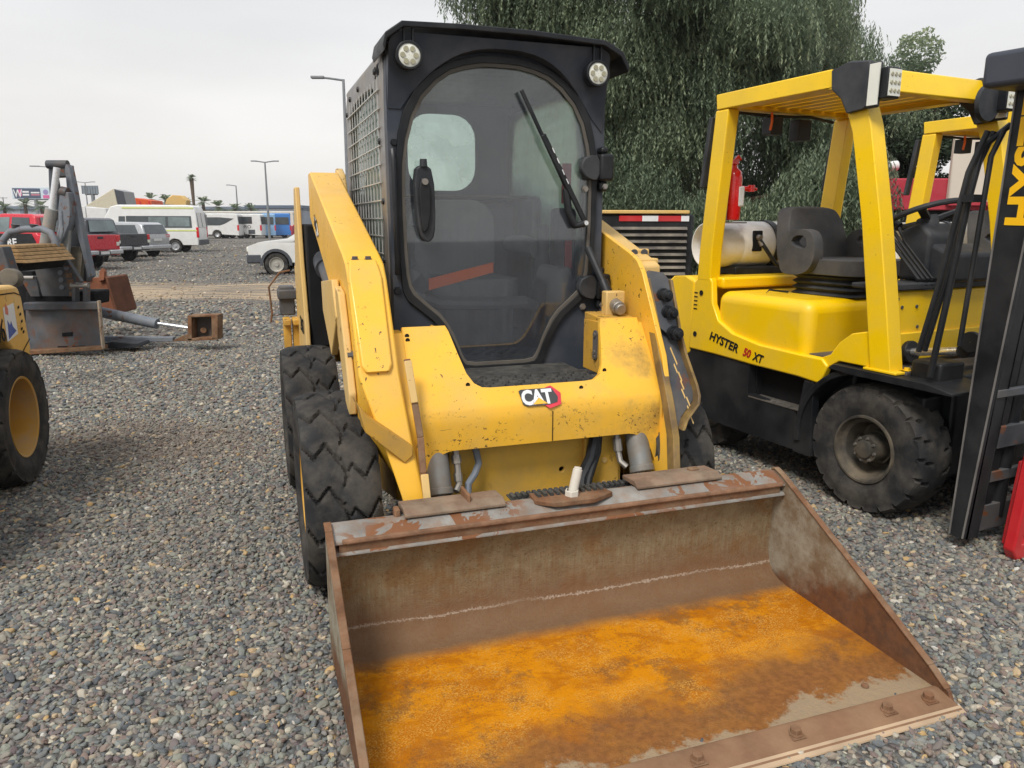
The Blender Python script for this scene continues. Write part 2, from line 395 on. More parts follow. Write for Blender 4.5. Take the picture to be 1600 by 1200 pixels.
def make_pebbles():
    # points denser near the camera, sizes in metres
    pts = []; sz = []
    def zone(y0, y1, dens, s0, s1, half):
        A = 0.5*(y1-y0)*(half(y0)+half(y1))*2; n = int(A*dens)
        y = rng.uniform(y0, y1, n*2); x = rng.uniform(-1, 1, n*2)*half(y1); k = np.abs(x) < np.vectorize(half)(y)
        x, y = x[k][:n], y[k][:n]
        pts.append(np.stack([x, y], -1)); sz.append(s0+(s1-s0)*rng.beta(1.6, 4.5, len(x)))
    hf = lambda y: .78*y+1.2
    zone(.6, 3.2, 5600, .0048, .0215, hf)
    zone(3.2, 5.5, 3700, .006, .0225, hf)
    zone(5.5, 9.5, 1700, .009, .028, hf)
    zone(9.5, 17, 190, .015, .055, hf)
    zone(17, 34, 36, .022, .06, hf)
    zone(34, 75, 9, .03, .085, hf)
    P = np.concatenate(pts); S = np.concatenate(sz)*.93
    # patches of bare earth: fewer stones
    lowf = np.sin(P[:, 0]*1.7+.6*np.sin(P[:, 1]*2.1))*np.cos(P[:, 1]*1.3+P[:, 0]*.8)
    keep = rng.random(len(P)) < np.where(lowf > .72, .72, 1.0)
    band = (P[:, 1] > 15.2) & (P[:, 1] < 21.4) & (P[:, 0] < -1.5) & (P[:, 0] > -13)
    keep &= ~(band & (rng.random(len(P)) < .88))
    P, S = P[keep], S[keep]; n = len(P)
    Z = np.interp(P[:, 1], _gy, _gz)+rng.uniform(-.55, .95, n)*S*.6
    near = np.clip((P[:, 1]-9)/8, 0, 1)
    Z += near*.05*(np.sin(P[:, 0]*.9+1.3*np.sin(P[:, 1]*.7))*np.cos(P[:, 1]*.6+.8*np.sin(P[:, 0]*.5)))
    me = bpy.data.meshes.new('gravel'); me.vertices.add(n)
    me.vertices.foreach_set('co', np.column_stack([P, Z]).astype(np.float32).ravel())
    a = me.attributes.new('rot', 'FLOAT_VECTOR', 'POINT'); rot = np.column_stack([rng.normal(0, .35, n), rng.normal(0, .35, n), rng.uniform(0, 6.28, n)]); a.data.foreach_set('vector', rot.astype(np.float32).ravel())
    a = me.attributes.new('siz', 'FLOAT_VECTOR', 'POINT'); siz = np.column_stack([S*rng.uniform(.85, 1.5, n), S*rng.uniform(.65, 1.0, n), S*rng.uniform(.45, .85, n)]); a.data.foreach_set('vector', siz.astype(np.float32).ravel())
    a = me.attributes.new('idx', 'INT', 'POINT'); a.data.foreach_set('value', rng.integers(0, 5, n).astype(np.int32))
    o = bpy.data.objects.new('gravel', me); COL.objects.link(o)
    m, t, b = nodes('pebble'); g = G(t); oi = g.n('ShaderNodeObjectInfo')
    col = stone_ramp(g, oi.outputs['Random']); co = g.coord()
    col = g.mix(g.ramp(g.noise(co, 2.5, 4), .35, .7, 0, .22), col, (.22, .19, .14))
    gm = g.n('ShaderNodeGamma'); g.l(col, gm.inputs[0]); gm.inputs[1].default_value = .95
    geo = g.n('ShaderNodeNewGeometry'); stain, bandf = dirt_fields(g, geo.outputs['Position'])
    col = g.mix(g.math('MULTIPLY', stain, .7), gm.outputs[0], (.16, .11, .075)); col = g.mix(g.math('MULTIPLY', bandf, .6), col, (.50, .38, .25))
    col = g.mix(g.ramp(g.noise(geo.outputs['Position'], .8, 4), .5, .7, 0, .28), col, (.17, .145, .12))
    g.l(col, b.inputs['Base Color']); b.inputs['Roughness'].default_value = .75; b.inputs['Specular IOR Level'].default_value = .25
    ng = bpy.data.node_groups.new('scatter', 'GeometryNodeTree')
    ng.interface.new_socket('Geometry', in_out='INPUT', socket_type='NodeSocketGeometry'); ng.interface.new_socket('Geometry', in_out='OUTPUT', socket_type='NodeSocketGeometry')
    N = ng.nodes; L = ng.links; gi = N.new('NodeGroupInput'); go = N.new('NodeGroupOutput')
    g2i = N.new('GeometryNodeGeometryToInstance')
    for k in range(5):
        ico = N.new('GeometryNodeMeshIcoSphere'); ico.inputs['Radius'].default_value = 1; ico.inputs['Subdivisions'].default_value = 2 + (k < 3)
        no = N.new('ShaderNodeTexNoise'); no.noise_dimensions = '4D'; no.inputs['W'].default_value = k*3.7; no.inputs['Scale'].default_value = .75; no.inputs['Detail'].default_value = 2
        sb = N.new('ShaderNodeVectorMath'); sb.operation = 'SUBTRACT'; sb.inputs[1].default_value = (.5, .5, .5)
        ms = N.new('ShaderNodeVectorMath'); ms.operation = 'SCALE'; ms.inputs['Scale'].default_value = 1.5
        L.new(no.outputs['Color'], sb.inputs[0]); L.new(sb.outputs[0], ms.inputs[0])
        sp = N.new('GeometryNodeSetPosition'); L.new(ico.outputs[0], sp.inputs[0]); L.new(ms.outputs[0], sp.inputs['Offset'])
        sm = N.new('GeometryNodeSetMaterial'); sm.inputs['Material'].default_value = m; L.new(sp.outputs[0], sm.inputs[0])
        ss = N.new('GeometryNodeSetShadeSmooth'); L.new(sm.outputs[0], ss.inputs[0])
        ss.inputs['Shade Smooth'].default_value = k < 3
        L.new(ss.outputs[0], g2i.inputs[0])
    iop = N.new('GeometryNodeInstanceOnPoints'); L.new(gi.outputs[0], iop.inputs['Points']); L.new(g2i.outputs[0], iop.inputs['Instance']); iop.inputs['Pick Instance'].default_value = True
    for nm, ty, sock in (('idx', 'INT', 'Instance Index'), ('rot', 'FLOAT_VECTOR', 'Rotation'), ('siz', 'FLOAT_VECTOR', 'Scale')):
        na = N.new('GeometryNodeInputNamedAttribute'); na.data_type = ty; na.inputs['Name'].default_value = nm; L.new(na.outputs['Attribute'], iop.inputs[sock])
    L.new(iop.outputs[0], go.inputs[0])
    md = o.modifiers.new('scatter', 'NODES'); md.node_group = ng; me.materials.append(m)
    tag(o, 'loose grey, tan and bluish river gravel covering the yard', None, None, 'stuff')
    return n
make_pebbles()
# ================================================================== tyres
def tri(x): return 2*abs(2*(x-math.floor(x+.5)))-1
def tire_mesh(Rr, W, rim, pat, N=288, K=30, depth=.016, side_bulge=.012, sidelug=True, n_lug=24):
    """tread height field wrapped round the carcass; axis along x, centre at 0"""
    prof = []                                   # (x, r, treadness, v)
    hw = W/2
    sw = 9
    for i in range(sw):                         # left sidewall, bead -> shoulder
        t = i/sw; r = rim+(Rr*.955-rim)*t; x = -hw*.86-side_bulge*math.sin(math.pi*min(1, t*1.05))-.14*hw*t*.55
        prof.append((x, r, 0, -1))
    for i in range(K+1):
        v = -1+2*i/K; x = v*hw*.97; r = Rr-.022*abs(v)**4*(Rr/.39)
        prof.append((x, r, 1, v))
    for i in range(sw-1, -1, -1):
        t = i/sw; r = rim+(Rr*.955-rim)*t; x = hw*.86+side_bulge*math.sin(math.pi*min(1, t*1.05))+.14*hw*t*.55
        prof.append((x, r, 0, 1))
    n = len(prof); v = []; f = []
    for a in range(N):
        th = 2*math.pi*a/N; c, s = math.cos(th), math.sin(th)
        for (x, r, tr, vv) in prof:
            if tr: r = r-depth*pat(th, vv)
            elif sidelug and r > Rr*.86: r = r-depth*.5*pat(th, vv)
            v.append((x, r*c, r*s))
    for a in range(N):
        b = (a+1) % N
        for i in range(n-1): f.append((a*n+i, a*n+i+1, b*n+i+1, b*n+i))
    m = MB(); m.v = v; m.f = f; return m
def sm(a, b, x):
    t = max(0, min(1, (x-a)/(b-a))); return t*t*(3-2*t)
def pat_loader(th, v, n=15):
    # jagged lateral grooves, both halves offset, plus a broken centre zigzag
    ph = th*n/(2*math.pi)
    s = ph+.20*tri(v*1.55+.1)+(.5 if v > 0 else 0)+.22*abs(v)
    fr = s-math.floor(s); g = 1-sm(.03, .075, min(fr, 1-fr)*1.0)
    g *= .6+.4*sm(.05, .5, abs(v))
    z = v-.13*tri(ph); cgr = 1-sm(.02, .05, abs(z))
    cross = .0
    return min(1, max(g, cgr*.8*(1 if (ph % 1) < .75 else .2), cross))
def pat_fork(th, v, n=20):
    ph = th*n/(2*math.pi)+(.5 if v > 0 else 0)
    s = ph+.22*abs(v)+(.12 if abs(v) > .72 else 0)*1.0
    fr = s-math.floor(s); g = (1-sm(.06, .11, min(fr, 1-fr)))*sm(.28, .40, abs(v))
    z = abs(v)-.12*abs(tri(th*n/(4*math.pi))); c = 0
    return max(g, c)
def lugs(n, r, x, rad, h, ax='x', hexa=True):
    m = MB()
    for k in range(n):
        a = 2*math.pi*k/n+.2
        m.hexbolt((x, r*math.cos(a), r*math.sin(a)), ax, rad, h)
    return m

# ================================================================== skid steer loader
L = empty('skid_steer_loader', (.027, 3.111, 0), .3355, 'yellow skid steer loader with dark enclosed cab and wide rusty front bucket', 'skid steer loader')
WD, TW, HW, WB_ = .765, .275, .915, 1.19
def loader_wheel(x, y, side):
    w = empty('wheel', (x, y, WD/2)); w.parent = L
    return w
tm = tire_mesh(WD/2, TW, .215, pat_loader, N=400, K=44, depth=.019)
def rim_profile(sx, R0, hw):
    return [(hw*sx, R0+.012), (hw*1.0*sx, R0), (hw*.82*sx, R0-.012), (hw*.5*sx, R0-.02), (hw*.18*sx, R0*.86), (hw*.10*sx, R0*.6), (hw*.16*sx, R0*.52), (hw*.16*sx, R0*.3), (hw*.3*sx, R0*.28), (hw*.3*sx, .002)]
w0 = empty('wheel', (-HW+TW/2, 0, WD/2)); w0.parent = L
tm.build('tyre', M_rub, w0, smooth=50)
MB().lathe(rim_profile(-1, .218, TW*.43), n=48).build('rim', M_yeld, w0, smooth=40)
lugs(8, .10, -.028, .012, -.022).build_each('wheel_nut', M_dgr, w0)
for (x, y, fl) in ((.765-TW/2, .02, 1), (-HW+TW/2, WB_, 0), (.765-TW/2, WB_, 1)):
    w = copy_tree(w0, L); w.location = (x, y, WD/2); w.rotation_euler = (R(17*y+9*x), 0, math.pi if fl else 0)

# chassis ----------------------------------------------------------
m = MB()
m.box(-.50, .50, .10, 1.95, .26, .74)
m.box(-.44, .44, .0, .12, .20, .34)
m.prism([(.2, .72), (1.25, .72), (1.6, 1.0), (1.6, .72)], 'x', -.5, .5)
ch = m.build('chassis', M_dgr, L, bevel=.01)
m = MB()
for s in (-1, 1):
    m.prism([(-.02, .30), (.35, .22), (1.2, .22), (1.62, .30), (1.62, .92), (1.2, .86), (.7, .80), (.25, .84), (-.02, .62)], 'x', s*.50, s*.535)
m.build('side_panel', M_yeld, L, bevel=.006)
# lower front panel with holes
hx = [[(x+.012*math.cos(a), z+.012*math.sin(a)) for a in np.linspace(0, 2*math.pi, 9)[:-1]] for x, z in ((.12, .42),)]
m = MB().prism([(-.36, .20), (.36, .20), (.36, .56), (.20, .565), (.19, .585), (-.36, .585)], 'y', -.20, -.18, holes=hx)
m.prism([(.21, .20), (.37, .20), (.37, .555), (.21, .555)], 'y', -.225, -.2025)
m.box(-.36, -.345, -.21, .1, .20, .585); m.box(.365, .38, -.22, .1, .20, .585)
m.build('front_panel', mat('panel_yellow', (.72, .42, .06), .5, var=.1, vs=4, chips=(.07, .04, .02), chip_amt=.6, chip_s=30, dust=(.3, .22, .12), dust_amt=.4, dust_s=5), L, bevel=.004)
m = MB()
for x, z in ((-.24, .35), (.10, .33), (.30, .35), (.30, .45), (.10, .27)): m.cyl((x, -.204 if x < .2 else -.229, z), (x, -.199 if x < .2 else -.224, z), .012, n=14)
m.build_each('panel_plug', M_tan, L)

# loader arms ------------------------------------------------------
TOPL = [(1.42, 1.665), (1.30, 1.668), (.05, 1.288), (-.03, 1.255), (-.075, 1.21), (-.27, .885), (-.355, .63), (-.47, .36), (-.47, .27), (-.34, .27), (-.25, .46), (-.17, .66), (-.07, .85), (.06, .97), (.36, 1.075), (.95, 1.28), (1.42, 1.44)]
def arm(s):
    def xo(q):
        z = q[1]
        if q[0] > .3: return s*.705
        if z >= .66: return s*.70
        if z >= .60: return s*(.56+(z-.60)/.06*.14)
        return s*.56
    def xi(q):
        if s > 0: return .525 if q[1] > .6 else .49
        return s*(.555 if q[1] > .9 else (.555-.03*min(1, (.9-q[1])/.3)) if q[1] > .6 else .49)
    a = empty('lift_arm'); a.parent = L
    if s < 0: a['label'] = 'clean yellow arm on the left of the cab'
    else: a['label'] = 'grease-stained arm on the right of the cab'
    if s < 0:
        m = MB().prism(TOPL, 'x', xo, xi)
        m.build('arm_beam', M_yel, a, bevel=.008, seg=2)
    else:
        m = MB().prism(TOPL, 'x', lambda q: xi(q)+.022, xi); m.build('inner_plate', M_yel, a, bevel=.003)
        up = [(1.42, 1.665), (1.30, 1.668), (.05, 1.262), (-.02, 1.235), (-.02, 1.00), (.36, 1.075), (.95, 1.28), (1.42, 1.44)]
        m = MB().prism(up, 'x', .548, .648); m.build('arm_beam', M_tan, a, bevel=.012, seg=3)
    return a
AL = arm(-1); AR = arm(1)
# raised cover on the left arm's sloping front face (a bolted guard that wraps over the knee)
def face(t, x, off=0.0):
    """point on the arm front face, t=0 knee .. 1 bend"""
    p0 = Vector((0, -.075, 1.21)); p1 = Vector((0, -.27, .885)); n = Vector((0, -.325, .195)).normalized()*1.0
    n = Vector((0, -(p0.z-p1.z), -(p1.y-p0.y)*-1)).normalized(); n = Vector((0, -.857, .514))
    q = p0+(p1-p0)*t+n*off; return Vector((x, q.y, q.z))
m = MB()
xs = (-.690, -.672, -.600, -.582)
A = [face(1.0, -.675), face(1.0, -.590), face(.93, -.578), face(.0, -.575), Vector((-.585, -.03, 1.262)), Vector((-.688, -.03, 1.262)), face(.0, -.698), face(.93, -.688)]
n = Vector((0, -.857, .514))*.016
B = [q+n for q in A]; B[4] = A[4]+Vector((0, -.004, .016)); B[5] = A[5]+Vector((0, -.004, .016))
m.loft2(A, B)
m.build('arm_cover', M_yel, AL, bevel=.009, seg=3)
m = MB()
for x in (-.66, -.61): m.hexbolt((x, .005, 1.275), 'z', .011, .012)
m.build_each('cover_bolt', M_dgr, AL)
# bolted saddle further back and outer web plates on the left arm
m = MB()
m.prism([(.62, 1.15), (.16, 1.19), (.06, 1.05), (.30, .86), (.60, 1.02)], 'x', -.735, -.708)
m.prism([(.10, 1.17), (.0, 1.15), (-.10, 1.0), (-.21, .80), (-.20, .72), (-.10, .74), (.08, .98)], 'x', -.73, -.702)
m.build('gusset', M_tan, AL, bevel=.006)
m = MB(); m.prism([(-.72, .80), (-.70, .70), (-.565, .575), (-.535, .60), (-.535, .635), (-.69, .755)], 'y', -.385, -.29)
m.build('stop_plate', M_yeld, AL, bevel=.004)
m = MB()
pts = [(-.525, -.268, .93), (-.512, -.325, .78), (-.503, -.365, .66), (-.505, -.41, .54), (-.502, -.475, .38), (-.505, -.49, .30)]
for i in range(len(pts)-1): m.bar(pts[i], pts[i+1], .024, .012, (0, -.9, .3))
m.build('wear_strip', M_rust, AL, bevel=.003)
m = MB(); m.bar((-.524, -.276, .925), (-.514, -.331, .78), .027, .014, (0, -.9, .3)); m.bar((-.504, -.422, .54), (-.503, -.462, .44), .027, .014, (0, -.9, .3))
m.build_each('worn_paint_strip', M_tan, AL, bevel=.003)
m = MB(); m.hexbolt((-.70, -.13, .93), 'x', .014, -.02); m.hexbolt((-.705, .2, 1.12), 'x', .02, -.02)
m.build_each('arm_bolt', M_dgr, AL)
# recessed dark channel with ports on the right arm
def yflap(q): return -.055-(1.2-q[1])*.55 if q[1] > .6 else -.385-(.6-q[1])*.30
def fstrip(pts, x0, x1, d0, d1):
    """continuous rim following (x, z) points on the arm front; x offsets x0..x1, depth offsets d0..d1"""
    m = MB(); V = []; Fc = []
    for p in pts:
        y = yflap(p); V += [(p[0]+x0, y+d0, p[1]), (p[0]+x1, y+d0, p[1]), (p[0]+x1, y+d1, p[1]), (p[0]+x0, y+d1, p[1])]
    for i in range(len(pts)-1):
        for k in range(4): Fc.append((i*4+k, i*4+(k+1) % 4, i*4+4+(k+1) % 4, i*4+4+k))
    n_ = len(pts)*4; Fc += [(0, 1, 2, 3), (n_-4, n_-3, n_-2, n_-1)]
    return m.add(V, Fc)
OUTE = [(.662, 1.175), (.655, 1.06), (.648, .97), (.652, .87), (.668, .76), (.668, .72), (.655, .69), (.585, .635), (.560, .60)]
INE = [(.548, 1.185), (.545, 1.0), (.536, .85), (.531, .70), (.524, .58), (.512, .45), (.508, .32)]
m = MB(); pl = [(.545, 1.175), (.655, 1.17), (.648, .99), (.652, .87), (.665, .74), (.655, .70), (.58, .64), (.555, .60), (.54, .32), (.515, .32), (.53, .70), (.54, 1.0)]
m.prism(pl, 'y', lambda q: yflap(q)+.018, lambda q: yflap(q)+.034); m.build('channel_back', M_dgr, AR)
M_brn = mat('greasy_brown_edge', (.17, .11, .05), .42, var=.35, vs=8, dust=(.40, .26, .06), dust_amt=.6, dust_s=9)
fstrip(OUTE, -.006, .006, -.022, .045).build('outer_rim', M_brn, AR, bevel=.002)
fstrip(INE, -.018, .012, -.024, .03).build('inner_rim', M_brn, AR, bevel=.003)
m = MB(); m.prism([(.552, .99), (.550, 1.20), (.57, 1.215), (.635, 1.205), (.652, 1.18), (.650, 1.03), (.642, .97), (.60, .95)], 'y', lambda q: yflap(q)-.014, lambda q: yflap(q)+.004); m.build('hose_port_plate', M_dgr, AR, bevel=.004)
m = MB()
for z, x in ((1.115, .605), (1.045, .610), (.965, .613)):
    y = yflap((0, z))-.014
    m.lathe([(0, .030), (-.012, .030), (-.012, .021), (-.03, .021), (-.03, .026), (-.045, .026), (-.047, .016), (-.065, .014), (-.066, .001)], (x, y, z), 'y', 16)
m.build_each('hydraulic_coupler', M_blk, AR, bevel=.001)
m = MB()
for k_ in range(9):
    x_ = .60+.003*k_+.006*math.sin(k_*2.3); z_ = .90-.032*k_
    m.prism([(x_, z_), (x_+.005, z_+.006), (x_+.012, z_-.028), (x_+.008, z_-.034)], 'y', lambda q: yflap(q)+.0165, lambda q: yflap(q)+.0178)
m.build('scraped_paint', M_tan, AR)
m = MB().box(.548, .66, .02, .12, 1.235, 1.262); m.box(.548, .66, .105, .125, 1.262, 1.30); m.build('knee_bracket', M_tan, AR, bevel=.008)
m = MB()
for x in (.58, .63): m.lathe([(0, .016), (-.008, .016), (-.008, .001)], (x, .104, 1.283), 'y', 12)
m.build_each('bracket_bolt', M_dgr, AR)

# rear link towers
for s in (-1, 1):
    t = MB().prism([(1.50, 1.60), (1.62, 1.60), (1.9, 1.1), (1.95, .52), (1.25, .52), (1.28, .85), (1.42, 1.2)], 'x', s*.772, s*.747)
    t.prism([(1.34, 1.64), (1.60, 1.60), (1.72, 1.2), (1.45, 1.2)], 'x', s*.60, s*.565)
    t.box(s*.772 if s < 0 else .565, -.565 if s < 0 else .772, 1.90, 1.95, .52, 1.15)
    to = t.build('rear_tower', M_tan, L, bevel=.006)
    t = MB().cyl((s*.66, 1.50, 1.28), (s*.62, .30, .86), .045, n=18); t.cyl((s*.655, 1.35, 1.22), (s*.652, 1.2, 1.17), .058, n=18); t.build('lift_cylinder', M_dgr, L)
    t = MB().box(min(s*.74, s*.57), max(s*.74, s*.57), 1.30, 1.88, .74, 1.40); t.build('tower_inner', M_dark, L, bevel=.01)
text('246D', .12, M_dark, L, frame((-.7755, 1.62, .80), (0, -1, 0), (0, 0, 1)), 'model_number')
m = MB().prism([(1.14, 1.44), (1.04, 1.43), (.94, 1.35), (1.04, 1.34)], 'x', -.709, -.7065); m.build('arm_decal', mat('decal_grey', (.5, .5, .48), .5), AL)
text('246', .085, M_dark, AL, frame((-.7095, 1.13, 1.40), (0, -.93, -.30), (0, 0, 1)), 'model_number')
# rear bumper blocks and rear parts seen past the left wheels
m = MB()
for k in range(2): m.box(-.86+.055*k, -.815+.055*k, 1.88, 1.98, .64, .82); m.box(-.86+.055*k, -.815+.055*k, 1.84, 2.0, .79, .83)
m.box(-.87, -.5, 1.90, 2.05, .54, .62); m.build('rear_bumper', M_yeld, L, bevel=.008)
m = MB().box(-.87, -.78, 1.98, 2.10, .84, 1.02); m.box(-.88, -.76, 1.96, 2.12, .94, 1.0); m.build('rear_light_guard', M_dgr, L, bevel=.008)
m = MB().tube([(-.80, 1.95, 1.12), (-.86, 1.96, 1.11), (-.93, 1.97, 1.02), (-.92, 1.98, .86), (-.93, 1.98, .80)], .006, 6); m.build('loose_wire', M_rust, L)
# engine hood
m = MB().prism([(1.5, .70), (2.05, .70), (2.05, 1.25), (1.95, 1.36), (1.5, 1.40)], 'x', -.50, .50); m.build('engine_hood', M_yel, L, bevel=.03, seg=3)
m = MB().prism([(1.10, 1.32), (1.42, 1.32), (1.48, 1.62), (1.40, 1.70), (1.28, 1.66), (1.12, 1.45)], 'x', -.56, -.52); m.build('arm_pivot_plate', M_tan, L, bevel=.01)

# crossmember with the emblem --------------------------------------
def ycm(q):
    z = q[1]
    if z <= .70: return -.302
    return -.302+(z-.70)/.32*.235
def shell(front, t=.02):
    m = MB()
    m.prism(front, 'y', ycm, lambda q: ycm(q)+t); return m
half = [(.505, 1.02), (.335, 1.02), (.325, 1.0), (.305, .92), (.285, .85), (.262, .815), (.235, .80), (.20, .797)]
top = half+[(0, .797)]+[(-x, z) for x, z in reversed(half)]
# dense strips so that the bend is a real bend
def strips(xl, xr, zt):
    pass
m = MB()
def arch(x):
    ax = abs(x)
    if ax < .36: return .578
    t = min(1, (ax-.36)/.135); return .578-.17*(1-math.sqrt(max(0, 1-t*t)))
def topz(x):
    ax = abs(x)
    if ax > .335: return 1.02
    if ax < .20: return .797
    pts = [(.20, .797), (.235, .80), (.262, .815), (.285, .85), (.305, .92), (.325, 1.0), (.335, 1.02)]
    return float(np.interp(ax, [p[0] for p in pts], [p[1] for p in pts]))
xsn = sorted(set(list(np.linspace(-.505, .505, 61))+[s*q for s in (-1, 1) for q in (.20, .235, .262, .285, .305, .325, .335)]))
rows = []
for x in xsn:
    zt, zb = topz(x), arch(x); col_ = []
    for t in np.linspace(0, 1, 5): col_.append((x, zb+(.672-zb)*t))
    for k in range(1, 6): col_.append((x, .672+(.735-.672)*k/5))
    for t in np.linspace(0, 1, 6)[1:]: col_.append((x, .735+(zt-.735)*t))
    rows.append(col_)
def yc2(z):
    if z <= .672: return -.302
    if z >= .735: return -.290+(z-.735)*.735+.0
    t = (z-.672)/(.735-.672); return -.302+.012*t*t
K = len(rows[0]); V = []
for r_ in rows:
    for (x, z) in r_: V.append((x, yc2(z), z))
nV = len(V)
for r_ in rows:
    for (x, z) in r_: V.append((x, yc2(z)+.018, z-.004))
Fc = []
for i in range(len(rows)-1):
    for k in range(K-1):
        a, b, c, d = i*K+k, (i+1)*K+k, (i+1)*K+k+1, i*K+k+1
        Fc += [(a, b, c, d), (d+nV, c+nV, b+nV, a+nV)]
    Fc += [(i*K, i*K+nV, (i+1)*K+nV, (i+1)*K), (i*K+K-1, (i+1)*K+K-1, (i+1)*K+K-1+nV, i*K+K-1+nV)]
m.add(V, Fc)
def cross_mat():
    mm = M_yel.copy(); mm.name = 'cross_member_yellow'; t = mm.node_tree; g = G(t); b = t.nodes['Principled BSDF']
    src = b.inputs['Base Color'].links[0].from_socket; co = g.coord(); o = g.xyz(co)
    low = g.ramp(g.math('ADD', o[2], g.math('MULTIPLY', g.noise(co, 3, 3), .08)), .80, .66)
    ch = g.math('MULTIPLY', g.ramp(g.noise(co, 75, 4, .65, .5), .60, .615), g.ramp(g.noise(co, 9, 3), .46, .54))
    sc = g.math('MULTIPLY', g.ramp(g.noise(g.coord((9, 40, 130)), 1.3, 3), .70, .715), g.ramp(g.noise(co, 4, 2), .5, .56))
    c = g.mix(g.math('MULTIPLY', g.math('ADD', ch, sc), low), src, (.075, .04, .018))
    c = g.mix(g.math('MULTIPLY', g.math('MULTIPLY', low, .30), g.ramp(g.noise(co, 6, 6, .7), .35, .65)), c, (.40, .20, .02))
    c = g.mix(g.math('MULTIPLY', g.ramp(o[0], .20, .50), g.ramp(g.noise(co, 5, 6, .7), .48, .66, 0, .55)), c, (.10, .055, .02))
    g.l(c, b.inputs['Base Color']); return mm
cross = m.build('cross_member', cross_mat(), L, smooth=30)
m = MB(); m.prism([(-.298, .48), (-.298, .68), (-.285, .735), (-.09, 1.0), (.0, 1.0), (.0, .48)], 'x', .50, .524); m.prism([(-.298, .48), (-.298, .68), (-.285, .735), (-.09, 1.0), (.0, 1.0), (.0, .48)], 'x', -.548, -.50); m.build_each('cross_member_end', M_yel, cross, bevel=.004)
# inner side of the right shoulder with slotted plate
m = MB()
for s in (-1, 1): m.prism([(-.085, 1.005), (.10, 1.0), (.10, .78), (-.22, .78), (-.20, .84), (-.14, .93)], 'x', s*.342, s*.352)
m.build_each('shoulder_web', M_yeld, cross, bevel=.003)
m = MB(); sl = rrect(0, 0, .038, .13, .019); m.prism([(q[0]-.03, q[1]+.90) for q in sl], 'x', .335, .341); m.build('slotted_plate', M_dgr, cross)
m = MB()
for z in (.85, .87, .945): m.lathe([(0, .011), (-.004, .011), (-.004, .001)], (.334, -.03, z), 'x', 12)
m.build_each('plate_bolt', M_steel, cross)
m = MB()
for (x, z) in ((-.288, .812), (.29, .83), (.17, .775), (-.49, .99), (-.49, .975)):
    y = yc2(z); m.lathe([(0, .0085), (-.002, .0085), (-.002, .001)], (x, y-.0015, z), 'y', 12)
m.build_each('bolt_hole', M_dark, cross)
m = MB(); m.box(.032, .035, -.3045, -.303, .58, .70); m.build('seam', M_dark, cross)
# corner brackets of fender top at left/right plus stub fitting
m = MB(); m.prism([(-.06, 1.02), (.10, 1.03), (.10, 1.0), (-.06, 1.0)], 'x', .345, .50); m.build('shoulder_plate', M_yeld, cross, bevel=.003)
m = MB(); m.box(.40, .49, .0, .05, 1.02, 1.125); m.build('fitting_bracket', M_tan, L, bevel=.006)
m = MB(); m.cyl((.445, .02, 1.07), (.445, -.035, 1.055), .030, n=16); m.cyl((.445, -.035, 1.055), (.445, -.055, 1.05), .024, n=16)
m.build('hydraulic_fitting', M_steel, L, bevel=.003)
m = MB(); m.tube([(.40, .20, 1.30), (.41, .13, 1.22), (.43, .08, 1.14), (.44, .04, 1.08)], .017, 10); m.cyl((.425, .09, 1.16), (.435, .05, 1.10), .024, n=12); m.build('hydraulic_hose', M_blk, L)
# emblem: white letters on black, yellow triangle, red hexagonal ring
def cmf(x, z, off): return Vector((x, yc2(z)-off*.8, z+off*.6))
ux = Vector((1, 0, 0)); uz = Vector((0, .592, .806))
ec = cmf(.0, .752, .0015)
def decal(poly, off, mt, nm, holes=()):
    m = MB(); n = Vector((0, -.806, .592))
    P = lambda q, o: ec+ux*q[0]+uz*q[1]+n*o
    m.loft2([P(q, off) for q in poly], [P(q, off+.0012) for q in poly], [[P(q, off) for q in h] for h in holes], [[P(q, off+.0012) for q in h] for h in holes])
    return m.build(nm, mt, cross, smooth=0)
M_dw = mat('decal_white', (.72, .72, .72), .4, var=.08); M_dk = mat('decal_black', (.06, .06, .06), .45, var=.2); M_dr = mat('decal_red', (.62, .05, .07), .4, var=.15)
hexo = [(-.008, .030), (.042, .046), (.078, .012), (.070, -.036), (.020, -.050), (-.015, -.022)]
hexi = [(.006, .020), (.038, .030), (.060, .006), (.055, -.024), (.022, -.034), (.0, -.014)]
decal(hexo, .0, M_dr, 'emblem_ring', [hexi])
decal([(-.094, .030), (-.085, .036), (.040, .036), (.047, .028), (.062, -.005), (.056, -.026), (.018, -.035), (-.070, -.035), (-.086, -.026)], .0014, M_dk, 'emblem_backing')
decal([(-.048, -.031), (-.018, -.002), (.016, -.031)], .0028, M_yel, 'emblem_triangle')
Mt = frame(ec+ux*-.088+uz*-.028+Vector((0, -.806, .592))*.0034, (1, 0, 0), (0, .592, .806))
text('CAT', .083, M_dw, cross, Mt, 'emblem_lettering', .0006, sx=.80, bold=.0035, space=.93)
decal([(-.046, -.030), (-.018, -.004), (.012, -.030)], .0044, M_yel, 'emblem_peak')

# step ---------------------------------------------------------------
m = MB(); m.box(-.32, .30, -.205, .22, .765, .785)
M_step = mat('step_grip', (.05, .05, .048), .85, var=.4, vs=30, bump=.8, dust=(.14, .13, .11), dust_amt=.5, dust_s=12)
m.build('step', M_step, L, bevel=.006)
m = MB()
for i in range(9):
    for j in range(4): m.lathe([(0, .016), (.010, .014), (.010, .007), (.003, .006)], (-.26+i*.065+(.03 if j % 2 else 0), -.18+j*.05, .785), 'z', 10)
m.build_each('grip_stud', M_step, L)
m = MB()
for i in range(22): m.box(-.20+i*.022, -.20+i*.022+.014, -.50, -.46, .436, .449); 
m.box(-.205, .30, -.50, -.44, .430, .436); m.build('grip_tread', M_step, L, bevel=.002)

